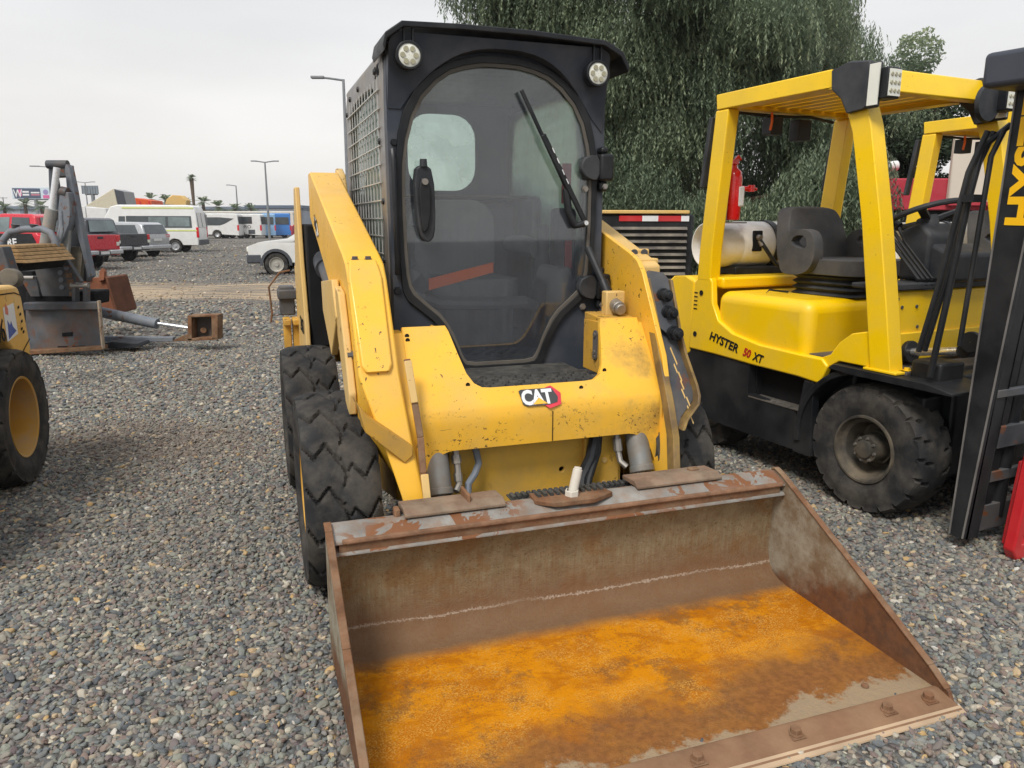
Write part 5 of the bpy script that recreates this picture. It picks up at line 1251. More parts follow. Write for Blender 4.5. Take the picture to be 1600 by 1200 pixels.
bpart(MB().tube([Q(4, 388, 8.0), Q(6, 374, 8.0), Q(16, 362, 8.0), Q(40, 358, 8.0), Q(66, 358, 8.0), Q(79, 364, 8.0), Q(86, 376, 8.0), Q(88, 392, 8.0)], .036, 12), 'guard_tube', M_gry)
for x in (24, 53): bpart(MB().cyl(Q(x, 350.5, 8.0), Q(x, 357, 8.0), .042, .03, n=12), 'tube_cap', M_dgr)
# stabiliser leg lying on the gravel
ST = empty('stabiliser_leg', (0, 0, 0), 0, 'stabiliser leg with hydraulic ram and square rusty foot lying on the gravel', 'stabiliser')
MB().cyl(Q(150, 486, 8.7), Q(246, 506, 8.6), .060, n=20).build('ram_barrel', M_gry, ST, bevel=.004)
MB().cyl(Q(243, 505, 8.6), Q(298, 513, 8.55), .020, n=14).build('ram_rod', M_chr, ST)
pplate([(160, 526), (270, 527), (270, 534), (160, 534)], 8.5, .07).build('flat_bar', M_gry, ST, bevel=.006)
pplate([(268, 533), (298, 519), (300, 533)], 8.5, .06).build('bar_tip', M_rust, ST, bevel=.004)
pplate([(293, 495), (334, 494), (337, 530), (293, 532)], 8.45, .02).build('foot_plate', mat('foot_dark', (.10, .085, .075), .7, var=.2), ST)
for q_, nm in (([(293, 495), (299, 495), (300, 532), (293, 532)], 'foot_flange'), ([(330, 495), (340, 494), (340, 529), (331, 530)], 'foot_flange'), ([(293, 493), (340, 492), (340, 495), (293, 496)], 'foot_lip'), ([(293, 529), (340, 527), (340, 531), (293, 533)], 'foot_lip')): pplate(q_, 8.30, .16).build(nm, M_rust, ST, bevel=.004)
MB().cyl(Q(318, 516, 8.40), Q(318, 516, 8.46), .034, n=14).build('foot_pin', M_rust, ST, bevel=.004)
tp = MB(); pts = [(158, 537), (175, 534), (200, 536), (216, 536), (219, 541), (200, 545), (175, 545), (160, 543)]
tp = pplate(pts, 8.2, .25); tag(tp.build('tarp', mat('black_tarp', (.035, .037, .042), .6, var=.4, bump=1.0, bump_s=20), None, bevel=.02, seg=3), 'crumpled black tarp lying beside the grey attach plate', 'tarp')
# rusty excavator bucket
EB = empty('digger_bucket', (0, 0, 0), 0, 'rust-brown digging bucket with two lugs behind the grey backhoe', 'bucket')
pplate([(125, 436), (164, 432), (170, 452), (183, 490), (150, 492), (125, 480)], 9.5, .05).build('front_plate', mat('bucket_rust', (.25, .10, .055), .8, var=.25, vs=6, bump=.3), EB, bevel=.006)
pplate([(164, 432), (168, 434), (184, 489), (180, 491), (168, 452)], 9.44, .5).build('side_plate', mat('bucket_rust_dark', (.14, .06, .035), .8, var=.25), EB, bevel=.006)
pplate([(126, 452), (168, 451), (169, 454), (126, 455)], 9.46, .05).build('rib', M_rust, EB, bevel=.004)
for q_ in ([(154, 440), (155, 424), (159, 419), (163, 424), (163, 438)], [(130, 438), (130, 420), (138, 420), (140, 436)]): pplate(q_, 9.46, .06).build('lug', mat('bucket_rust', (.25, .10, .055)), EB, bevel=.006)
pplate([(125, 436), (164, 432), (180, 485), (150, 488), (125, 480)], 9.9, .05).build('back_plate', M_rust, EB)
WS = empty('board_stack', (0, 0, 0), 0, 'stack of brown boards at the left edge beside the grey tube', 'boards')
for k in range(5):
    y0 = 384+5.2*k; pplate([(-30, y0), (22+4*k, y0+.5*k), (25+4.5*k, y0+4.6+.5*k), (-30, y0+4.6)], 7.3-.03*k, .8).build('board', mat('old_plywood', (.27, .17, .08), .85, var=.3, vs=18), WS, bevel=.004)
pplate([(-30, 411), (40, 409), (30, 424), (-30, 424)], 7.3, .7).build('crate_base', M_dark, WS)
pplate([(-30, 424), (50, 424), (45, 560), (-30, 560)], 8.6, .6).build('support_block', M_dark, WS)
BR = empty('boom_link', (0, 0, 0), 0, 'scuffed boom link with round steel bushing at the left edge', 'boom link')
pplate([(-20, 395), (2, 385), (18, 432), (22, 448), (-20, 460)], 6.2, .12).build('link_arm', M_dgr, BR, bevel=.01)
MB().cyl(Q(13, 434, 6.1), Q(22, 434, 6.2), .075, n=18).build('bushing', mat('greasy_casting', (.14, .12, .09)), BR, bevel=.006)
# ================================================================== far vehicles
def az_rz(az):
    """rotation so that local -y (the front) points along compass azimuth az (degrees clockwise from +Y)"""
    return math.pi-R(az)
def vehicle(name, px, py, Y, az, prof, W, zb, belt, roofn, body, wheels, wr, label, cat, windows=(), glass=None, lights=(), parts=(), rear_w=None, anchor=(0, 0), group=None, rimm=None):
    """prof: (y,z) side outline; belt: height where the sides start to lean in; anchor: local (x,y) that stands at pixel px,py at depth Y"""
    v = empty(name, (0, 0, 0), az_rz(az), label, cat, group)
    q = Q(px, py, Y); g0 = gz(Y)
    M_ = Matrix.Rotation(az_rz(az), 4, 'Z') @ Vector((anchor[0], anchor[1], 0))
    v.location = (q.x-M_.x, Y-M_.y, g0)
    zt = max(p[1] for p in prof)
    def hx(q_, s): 
        t = max(0, q_[1]-belt)/(zt-belt); return s*(W/2-roofn*t)
    m = MB(); m.prism(prof, 'x', lambda q_: hx(q_, -1), lambda q_: hx(q_, 1)); m.build('body', body, v, bevel=.05, seg=3)
    for k, (poly, mt) in enumerate(windows):
        for s in (-1, 1):
            m = MB(); m.prism(poly, 'x', lambda q_: hx(q_, s)+s*.012, lambda q_: hx(q_, s)-s*.01); m.build('side_window', mt or M_win, v)
    for (nm, b, mt) in parts:
        m = MB()
        for bx in b: m.box(*bx)
        m.build(nm, mt, v, bevel=.015)
    for (yw) in wheels:
        for s in (-1, 1):
            w = empty('wheel', (s*(W/2-.11), yw, wr)); w.parent = v
            if s > 0: w.rotation_euler.z = math.pi
            MB().lathe([(-.10, wr*.62), (-.125, wr*.8), (-.11, wr*.97), (-.06, wr), (.08, wr), (.11, wr*.9), (.10, wr*.62)], n=28).build('tyre', M_rub, w)
            MB().lathe([(-.105, wr*.63), (-.10, wr*.58), (-.05, wr*.5), (-.05, wr*.22), (-.09, wr*.18), (-.09, .001)], n=24).build('rim', rimm or M_sil, w)
            MB().lathe([(.02, wr*1.12), (-.06+.13, wr*1.12), (.07, .001)], n=24).build('wheel_well', M_dark, w)
    return v
def arches(prof_bottom): return prof_bottom
def under(y0, y1, zb, ws, r):
    """bottom outline from y0 to y1 with wheel arches at ws"""
    out = [(y0, zb)]
    for w in sorted(ws):
        for a in np.linspace(180, 0, 9): out.append((w+(r+.06)*math.cos(R(a)), max(zb, r+(r+.06)*math.sin(R(a)))))
    out.append((y1, zb)); return out
# white pickup, front at left, near
pw = [(-1.0, .62)]
bot = under(-2.45, 2.6, .45, (-1.55, 1.45), .39)
prf = [(2.6, 1.08), (.9, 1.10), (.75, 1.66), (.55, 1.74), (-.35, 1.74), (-1.18, 1.24), (-2.1, 1.13), (-2.45, 1.0)]
V = vehicle('pickup', 433, 428, 26, -100, bot+prf, 1.75, .4, 1.08, .16, M_wht, (-1.55, 1.45), .39, 'white pickup with grey wheel-arch trim, nose showing left of the loader', 'pickup',
    windows=[([(-.95, 1.16), (-.38, 1.64), (.10, 1.64), (.10, 1.16)], None), ([(.16, 1.16), (.16, 1.64), (.52, 1.64), (.68, 1.16)], None)], anchor=(.87, -1.55), rimm=mat('rim_silver', (.45, .43, .38), .45, metal=.4, var=.1))
M_ptr = mat('grey_trim', (.07, .075, .085), .6, var=.1)
for s in (-1, 1):
    m = MB(); o_ = [(-1.55+.53*math.cos(R(a)), .39+.53*math.sin(R(a))) for a in np.linspace(-5, 185, 16)]; i_ = [(-1.55+.43*math.cos(R(a)), .39+.43*math.sin(R(a))) for a in np.linspace(185, -5, 16)]
    m.prism(o_+i_, 'x', s*.86, s*.915); m.build('arch_trim', M_ptr, V, bevel=.01)
    MB().box(s*.52 if s > 0 else -.86, s*.86 if s > 0 else -.52, -2.50, -2.2, .80, .98).build('headlight', M_lens, V, bevel=.03)
m = MB(); m.box(-.89, .89, -2.52, -2.02, .42, .74); m.build('front_bumper', M_ptr, V, bevel=.06, seg=3)
m = MB()
for k in range(8):
    a = 2*math.pi*k/8; m.lathe([(0, .03), (-.004, .03), (-.004, .001)], (.868+.0, -1.55+.13*math.cos(a), .39+.13*math.sin(a)), 'x', 8)
m.xf(Matrix.Translation((-.005-.03, 0, 0))); 
MB().loft2([(-.7, -1.19, 1.25), (.7, -1.19, 1.25), (.62, -.42, 1.71), (-.62, -.42, 1.71)], [(-.7, -1.13, 1.26), (.7, -1.13, 1.26), (.62, -.40, 1.72), (-.62, -.40, 1.72)]).build('windscreen', M_win, V)
MB().box(.90, 1.08, -.85, -.75, 1.15, 1.30).build('mirror', M_plas, V, bevel=.03)
# dark saloon behind it
prf = under(-2.2, 2.2, .25, (-1.35, 1.35), .32)+[(2.2, .95), (1.5, 1.02), (.7, 1.42), (-.3, 1.43), (-1.05, 1.0), (-2.0, .85), (-2.2, .65)]
V = vehicle('car', 408, 388, 30, -105, prf, 1.75, .3, .95, .18, mat('car_grey', (.16, .18, .21), .3, var=.08, coat=.6), (-1.35, 1.35), .32, 'grey-blue car parked behind the white pickup', 'car', windows=[([(-.85, 1.03), (-.25, 1.37), (.65, 1.36), (1.3, 1.03)], None)], anchor=(.8, -2.1))
MB().box(.5, .86, -2.23, -2.0, .60, .74).build('headlight', M_lens, V, bevel=.03)
MB().loft2([(-.7, -1.08, 1.0), (.7, -1.08, 1.0), (.6, -.35, 1.42), (-.6, -.35, 1.42)], [(-.7, -1.04, 1.03), (.7, -1.04, 1.03), (.6, -.33, 1.43), (-.6, -.33, 1.43)]).build('windscreen', M_win, V)
# minibus
L_ = 3.15
prf = under(-3.0, 3.1, .42, (-2.1, 1.75), .36)+[(3.12, 1.2), (3.0, 2.45), (2.9, 2.66), (2.5, 2.74), (-1.3, 2.74), (-1.75, 2.62), (-2.35, 1.55), (-3.0, 1.15), (-3.1, .8)]
V = vehicle('minibus', 275, 385, 45.5, -97, prf, 2.0, .4, 1.2, .14, M_wht, (-2.1, 1.75), .36, 'white high-roof minibus with yellow stripes and red tail lamp', 'minibus',
    windows=[([(-1.35, 1.45), (-1.30, 2.08), (-.95, 2.08), (-.95, 1.45)], None), ([(-.9, 1.42), (-.9, 2.1), (2.75, 2.1), (2.78, 1.42)], None)], anchor=(.9, 1.75))
for s in (-1, 1):
    for (a, b_) in ((.35, 1.3), (1.45, 2.65)): MB().prism([(a, 1.50), (a, 2.04), (b_, 2.04), (b_, 1.50)], 'x', lambda q_: s*(1.0-.14*max(0, q_[1]-1.2)/1.54+.02), lambda q_: s*(1.0-.14*max(0, q_[1]-1.2)/1.54)).build('window_pane', M_winl, V)
    MB().box(min(s*1.0, s*1.012), max(s*1.0, s*1.012), -2.2, 3.05, 1.22, 1.30).build('yellow_stripe', mat('stripe_yellow', (.62, .66, .22), .5, var=.1), V)
    MB().box(min(s*.868, s*.90), max(s*.868, s*.90), -1.1, 2.9, 2.52, 2.60).build('yellow_stripe', mat('stripe_yellow', (.62, .66, .22)), V)
    MB().box(min(s*1.0, s*1.03), max(s*1.0, s*1.03), -1.5, 1.2, .55, .78).build('side_moulding', M_ptr, V, bevel=.01)
    MB().box(min(s*.88, s*1.01), max(s*.88, s*1.01), 3.0, 3.14, .85, 1.45).build('tail_lamp', M_rlens, V, bevel=.02)
MB().box(-.95, .95, 3.05, 3.2, .42, .72).build('rear_bumper', M_ptr, V, bevel=.03)
for s in (-1, 1): MB().loft2([(s*.08, 3.10, 1.45), (s*.82, 3.10, 1.45), (s*.74, 3.0, 2.3), (s*.08, 3.0, 2.3)], [(s*.08, 3.13, 1.45), (s*.82, 3.13, 1.45), (s*.74, 3.03, 2.3), (s*.08, 3.03, 2.3)]).build('rear_window', M_win, V)
# silver wagon
prf = under(-2.4, 2.3, .32, (-1.5, 1.35), .37)+[(2.34, .8), (2.38, 1.08), (2.15, 1.62), (1.9, 1.74), (-.3, 1.78), (-.7, 1.70), (-1.35, 1.12), (-2.3, .98), (-2.45, .7)]
V = vehicle('estate_car', 226, 387, 38.5, -75, prf, 1.85, .3, 1.10, .17, M_sil, (-1.5, 1.35), .37, 'silver estate car with red tail lamps beside the minibus', 'car',
    windows=[([(-1.1, 1.15), (-.6, 1.62), (1.75, 1.62), (2.02, 1.15)], None)], anchor=(.9, 2.3))
for s in (-1, 1): MB().prism([(2.05, 1.0), (2.08, 1.16), (2.38, 1.14), (2.37, .98)], 'x', s*.62, s*.935).build('tail_lamp', M_rlens, V, bevel=.02)
MB().loft2([(-.75, 2.33, 1.18), (.75, 2.33, 1.18), (.68, 2.14, 1.62), (-.68, 2.14, 1.62)], [(-.75, 2.38, 1.18), (.75, 2.38, 1.18), (.68, 2.18, 1.64), (-.68, 2.18, 1.64)]).build('rear_window', M_win, V)
MB().box(-.3, .3, 2.36, 2.40, .82, .94).build('number_plate', M_wht, V)
MB().box(-.9, .9, 2.32, 2.44, .42, .62).build('rear_bumper', M_sil, V, bevel=.04)
# pickups seen from behind
def pickup(px, py, Y, az, paint, label, anchor, doors=None, W=1.9, grp='pickups parked in a row'):
    bot = under(-2.75, 2.7, .50, (-1.75, 1.55), .40)
    prf = bot+[(2.72, 1.22), (1.05, 1.24), (.98, 1.30), (.9, 1.86), (.72, 1.95), (-.55, 1.97), (-.85, 1.90), (-1.45, 1.32), (-2.6, 1.18), (-2.78, .8)]
    V = vehicle('pickup', px, py, Y, az, prf, W, .4, 1.26, .17, paint, (-1.75, 1.55), .40, label, 'pickup', windows=[([(-1.15, 1.34), (-.72, 1.84), (-.18, 1.85), (-.18, 1.34)], M_winl), ([(-.08, 1.34), (-.08, 1.85), (.66, 1.83), (.72, 1.34)], None)], anchor=anchor, group=grp)
    MB().loft2([(-.75, 1.02, 1.34), (.75, 1.02, 1.34), (.68, .91, 1.84), (-.68, .91, 1.84)], [(-.75, 1.05, 1.34), (.75, 1.05, 1.34), (.68, .94, 1.84), (-.68, .94, 1.84)]).build('rear_window', M_winl, V)
    MB().box(-.80, .80, 2.70, 2.745, .72, 1.24).build('tailgate', paint, V, bevel=.015)
    MB().box(-.14, .14, 2.745, 2.765, 1.10, 1.18).build('tailgate_handle', M_plas, V, bevel=.01)
    for s in (-1, 1):
        MB().box(min(s*.80, s*.95), max(s*.80, s*.95), 2.60, 2.76, .98, 1.22).build('tail_lamp', M_rlens, V, bevel=.015)
        MB().box(min(s*.80, s*.94), max(s*.80, s*.94), 2.60, 2.765, .84, .97).build('reverse_lamp', M_lens, V, bevel=.01)
    MB().box(-.95, -.30, 2.72, 2.90, .55, .70).build('bumper_end', M_sil, V, bevel=.03); MB().box(.30, .95, 2.72, 2.90, .55, .70).build('bumper_end', M_sil, V, bevel=.03); MB().box(-.30, .30, 2.72, 2.88, .50, .68).build('bumper_middle', M_ptr, V, bevel=.02)
    MB().box(-.22, .22, 2.90, 2.905, .56, .66).build('number_plate', M_wht, V)
    MB().box(-.8, .8, 1.15, 2.65, 1.238, 1.243).build('bed_cover', M_blk, V)
    return V
M_rp = mat('pickup_red', (.58, .012, .03), .28, var=.05, coat=.6)
V = pickup(123, 400, 28.0, -76, M_rp, 'red double-cab pickup with black lettered doors and red tailgate', (.95, 2.75), W=2.05); V.scale = (1.0, 1.06, 1.06)
for s in (-1, 1): MB().prism([(-1.25, .55), (-1.3, 1.28), (.80, 1.28), (.95, 1.0), (.78, .55)], 'x', s*1.028, s*1.034).build('black_door', M_blk, V)
text('T CARE', .36, M_dw, V, frame((1.036, -1.15, .86), (0, 1, 0), (0, 0, 1)), 'door_lettering', .002, sx=1.05, bold=.012)
V2 = pickup(184, 390, 34, -72, mat('pickup_black', (.03, .032, .04), .3, var=.1, coat=.5), 'black double-cab pickup between the red pickup and the silver car', (.95, 2.7))
# far red car at the extreme left, cab-over truck, tippers
def boxtruck(name, loc, rz, parts, label, cat, wheels=(), wr=.5, W=2.4, group=None):
    v = empty(name, loc, rz, label, cat, group)
    for nm, poly, x0, x1, mt in parts: MB().prism(poly, 'x', x0, x1).build(nm, mt, v, bevel=.03)
    for y in wheels:
        for s in (-1, 1):
            w = empty('wheel', (s*(W/2-.15), y, wr)); w.parent = v
            MB().lathe([(-.14, wr*.55), (-.15, wr*.9), (-.1, wr), (.1, wr), (.15, wr*.9), (.14, wr*.55)], n=24).build('tyre', M_rub, w); MB().lathe([(-.13, wr*.55), (-.05, wr*.3), (-.05, .001)], n=20).build('rim', M_sil, w)
    return v
def at(px, Y, py=350): q = Q(px, py, Y); return (q.x, Y, gz(Y))
M_cream = mat('cream_truck', (.55, .50, .38), .5, var=.08)
q = at(14, 48)
boxtruck('car', q, az_rz(-80), [('body', under(-2.2, 2.2, .3, (-1.3, 1.3), .33)+[(2.2, 1.0), (1.9, 1.45), (1.4, 1.62), (-.5, 1.62), (-1.1, 1.1), (-2.2, .95)], -.9, .9, M_rp), ('side_window', [(-.9, 1.12), (-.45, 1.52), (1.3, 1.52), (1.6, 1.12)], -.92, .92, M_win)], 'red hatchback whose roof shows over the red pickup at the left edge', 'car', (-1.3, 1.3), .33, 1.8)
q = at(140, 58)
boxtruck('truck', q, az_rz(-100), [('cab', [(-1.6, .7), (-1.6, 1.6), (-1.3, 2.75), (-1.1, 2.9), (.2, 2.9), (.2, .7)], -1.15, 1.15, M_wht), ('cab_window', [(-1.2, 1.75), (-1.05, 2.55), (-.1, 2.55), (-.1, 1.75)], -1.17, 1.17, M_winl),
    ('sleeper', [(.25, .9), (.25, 2.85), (1.6, 2.75), (1.7, .9)], -1.15, 1.15, M_wht), ('chassis', [(-1.5, .5), (5.5, .5), (5.5, .9), (-1.5, .9)], -.5, .5, M_dgr)], 'white cab-over truck between the backhoe and the minibus', 'truck', (-.9, 3.6, 4.9), .5)
q = at(171, 66)
V = empty('tipper', q, az_rz(-95), 'tipper with raised beige body, dark end open, over the white truck', 'tipper'); V.scale = (1, .58, 1)
MB().prism([(-2.2, 3.1), (1.8, 4.5), (2.0, 4.45), (2.3, 3.1), (1.9, 2.7), (-1.6, 2.7)], 'x', -1.2, 1.2).build('tipper_body', M_cream, V, bevel=.04)
MB().loft2([(-1.15, 1.95, 4.5), (1.15, 1.95, 4.5), (1.1, 3.2, 4.3), (-1.1, 3.2, 4.3)], [(-1.15, 2.3, 2.7), (1.15, 2.3, 2.7), (1.1, 3.5, 2.9), (-1.1, 3.5, 2.9)]).build('shaded_open_end', M_navy, V, bevel=.03)  # dark block: shade inside the open body end, put into its colour
MB().prism([(-3, .6), (3.2, .6), (3.2, 1.1), (-3, 1.1)], 'x', -.5, .5).build('chassis', M_dgr, V)
MB().bar((0, -.5, 1.0), (0, .5, 3.0), .25, .25).build('lift_ram', M_steel, V)
MB().prism([(-4.6, .8), (-4.6, 2.6), (-3.2, 2.7), (-3.2, .8)], 'x', -1.1, 1.1).build('cab', M_wht, V, bevel=.06)
for y in (-3.9, 1.6, 2.9):
    w = empty('wheel', (0, y, .5)); w.parent = V; MB().lathe([(-1.2, .3), (-1.2, .5), (-.8, .5), (-.8, .3), (.8, .3), (.8, .5), (1.2, .5), (1.2, .3)], n=20).build('tyre', M_rub, w)
M_or = mat('tipper_orange', (.62, .09, .02), .5, var=.15, vs=3)
q = at(215, 72)
V = boxtruck('tipper', q, az_rz(-90), [('tipper_body', [(-2.0, 1.6), (-2.0, 3.9), (.3, 4.0), (2.0, 3.75), (2.2, 1.8)], -1.2, 1.2, M_or), ('chassis', [(-3.5, .6), (2.4, .6), (2.4, 1.2), (-3.5, 1.2)], -.5, .5, M_dgr), ('cab', [(-3.9, .7), (-3.9, 2.4), (-2.3, 2.4), (-2.3, .7)], -1.1, 1.1, M_or)], 'orange-red tipper body rising above the minibus roof', 'tipper', (-3.2, .6, 1.7), .5)
for k in range(5): MB().box(-1.25, -1.205, -1.6+.85*k, -1.5+.85*k, 1.7, 3.7).build('side_rib', M_rp, V)
for k in range(5): MB().box(1.205, 1.25, -1.6+.85*k, -1.5+.85*k, 1.7, 3.7).build('side_rib', M_rp, V)
q = at(281, 78)
V = boxtruck('excavator', q, az_rz(-90), [('cab', [(-1.2, 1.2), (-1.2, 3.6), (1.4, 3.5), (2.4, 2.6), (2.4, 1.2)], -1.0, 1.0, M_navy)], 'yellow digger bucket showing above the minibus roof', 'digger', (), .5)
MB().prism([(-1.2, 3.4), (-.9, 4.1), (-.3, 4.5), (.6, 4.45), (1.1, 4.0), (1.0, 3.4)], 'x', -.5, .5).build('raised_bucket', M_tan, V, bevel=.05)
MB().box(-1.2, 1.2, -2, 2, 0, .9).build('tracks', M_dark, V, bevel=.2)
# coaches
def coach(px, Y, az, L_, H_, body, label, band, text_=None, extra=None):
    q = at(px, Y); v = empty('coach', q, az_rz(az), label, 'coach', 'coaches parked at the far side')
    ws = (-L_/2+2.2, L_/2-2.6)
    MB().prism(under(-L_/2, L_/2, .35, ws, .48)+[(L_/2, 1.4), (L_/2-.12, H_-.1), (L_/2-.4, H_), (-L_/2+.5, H_), (-L_/2+.1, H_-.5), (-L_/2, 1.4)], 'x', -1.25, 1.25).build('body', body, v, bevel=.08, seg=3)
    for s in (-1, 1):
        MB().prism(band, 'x', s*1.24, s*1.262).build('window_band', M_win, v)
        for y in ws:
            w = empty('wheel', (s*1.1, y, .48)); w.parent = v; MB().lathe([(-.14, .27), (-.15, .45), (-.1, .48), (.1, .48), (.15, .45), (.14, .27)], n=24).build('tyre', M_rub, w); MB().lathe([(-.1, .27), (0, .001), (.1, .27)], n=20).build('rim', M_sil, w)
        MB().box(min(s*1.1, s*1.26), max(s*1.1, s*1.26), L_/2-.18, L_/2+.01, .95, 1.6).build('tail_lamp', M_rlens, v)
    MB().box(-1.0, 1.0, L_/2-.02, L_/2+.02, 1.7, 2.6).build('rear_window', M_win, v)
    return v
cv = coach(328, 93, -92, 7.6, 2.95, M_wht, 'white coach with dark window band, nearest the minibus', [(-3.5, 1.55), (-3.4, 2.5), (1.6, 2.5), (3.3, 2.35), (2.2, 1.75), (1.6, 1.55)])
cv = coach(371, 95, -91, 6.6, 2.95, M_wht, 'white coach with black lettering and rear side grille', [(-3.0, 1.75), (-3.0, 2.6), (2.2, 2.6), (2.2, 1.75)])
for s in (-1, 1):
    MB().box(min(s*1.24, s*1.27), max(s*1.24, s*1.27), 1.7, 2.5, .55, 1.05).build('side_grille', M_ptr, cv)
    text('TORO', .55, M_dark, cv, frame((s*1.268, .35 if s > 0 else 1.95, 1.22), (0, s, 0), (0, 0, 1)), 'lettering', .002, sx=1.1)
coach(372, 112, -90, 17, 3.5, mat('coach_cream', (.6, .58, .52), .5), 'long cream coach with dark roofline behind the two white coaches', [(-8.2, 2.3), (-8.2, 3.25), (8, 3.25), (8, 2.3)])
M_bl = mat('bus_blue', (.03, .19, .55), .35, var=.05, coat=.4)
cv = coach(431, 100, -35, 4.2, 3.1, M_bl, 'bright blue bus with white wave right of the tall lamp post', [(-1.7, 1.9), (-1.7, 2.8), (.6, 2.8), (.6, 1.9)])
for s in (-1, 1): MB().prism([(-1.9, 1.2), (-1.0, 1.45), (.6, 1.2), (-.4, 1.05)], 'x', s*1.255, s*1.268).build('white_wave', M_dw, cv)
cv = coach(409, 97.5, -28, 4.6, 3.0, mat('bus_lightblue', (.25, .42, .62), .4), 'pale blue and white bus partly behind the lamp post', [(-2.2, 1.8), (-2.2, 2.7), (2.0, 2.7), (2.0, 1.8)])
cv = empty('container', at(446, 108), 0, 'low red container right of the blue bus', 'container'); MB().box(-.7, .9, 0, 2, .2, 1.45).build('container_body', M_rw, cv, bevel=.03)
for k in range(6): MB().box(-.6+.25*k, -.52+.25*k, -.03, -.002, .3, 1.35).build('container_rib', M_red, cv)

# ================================================================== buildings, lamps, boards
wh = empty('warehouse', at(385, 175), .0, 'long low grey-blue warehouse behind the coaches', 'building')
M_wg = mat('warehouse_wall', (.30, .33, .38), .7, var=.08, vs=.2); M_wr = mat('warehouse_roof', (.16, .19, .24), .6, var=.1, vs=.3)
MB().box(-75, 13, 0, 40, 0, 4.6).build('wall', M_wg, wh); MB().box(-75.3, 13.2, -.4, 40, 4.6, 5.3).build('roof_fascia', M_wr, wh, bevel=.05)
MB().box(.5, 13.4, -2.0, 39, 4.9, 5.6).build('office_roof', mat('office_roof_dark', (.09, .12, .17), .6), wh, bevel=.05)
MB().box(1, 13, -1.8, -.1, 0, 4.9).build('office_wall', mat('office_wall', (.24, .25, .28), .7), wh)
for k in range(9): MB().box(1.6+1.25*k, 2.5+1.25*k, -1.86, -1.79, 2.6, 3.9).build('office_window', M_win, wh)
for k in range(9): MB().box(1.6+1.25*k, 2.5+1.25*k, -1.86, -1.79, .6, 1.9).build('office_window', M_win, wh)
for k in range(16): MB().box(-74+4.6*k, -73.2+4.6*k, -.1, 0, 0, 4.6).build('wall_pilaster', M_wr, wh)
fh = empty('shed', at(62, 200), 0, 'far pale shed at the left behind the palms', 'building'); MB().box(-40, 30, 0, 20, 0, 3.2).build('wall', mat('pale_shed', (.48, .48, .46), .7), fh); MB().box(-41, 31, -.5, 20, 3.2, 3.7).build('roof', M_wr, fh)
M_pole = mat('lamp_pole', (.22, .23, .24), .5, metal=.3, var=.1)
def lamp(px, Y, top, arms, label, reach=2.0, r=.09):
    q = at(px, Y); zt = Q(px, top, Y).z-q[2]
    l = empty('street_lamp', q, 0, label, 'street lamp', 'street lamps round the yard')
    MB().tube([(0, 0, 0), (0, 0, zt*.5), (0, 0, zt)], [r*1.3, r, r*.7], 10).build('pole', M_pole, l)
    for s in arms:
        MB().tube([(0, 0, zt-.05), (s*reach*.6, 0, zt+.05), (s*reach, 0, zt+.10)], .05*r/.09, 6).build('arm', M_pole, l)
        MB().box(min(s*reach*.8, s*reach*1.35), max(s*reach*.8, s*reach*1.35), -.15, .15, zt+.03, zt+.16).build('lamp_head', M_pole, l, bevel=.03)
lamp(420, 88, 253, (-1, 1), 'tall double-armed street lamp left of the loader', 1.15, .12)
lamp(373, 130, 290, (-1,), 'distant single-armed street lamp over the coaches', 1.2, .13)
lamp(546, 42, 124, (-1,), 'street lamp whose arm shows left of the cab roof', 1.25, .10)
lamp(92, 92, 261, (-1,), 'street lamp behind the backhoe, head poking out on its left', 1.9, .10)
lamp(140, 150, 285, (-1, 1), 'double-armed street lamp between the backhoe and the beige tipper', 1.45, .12)
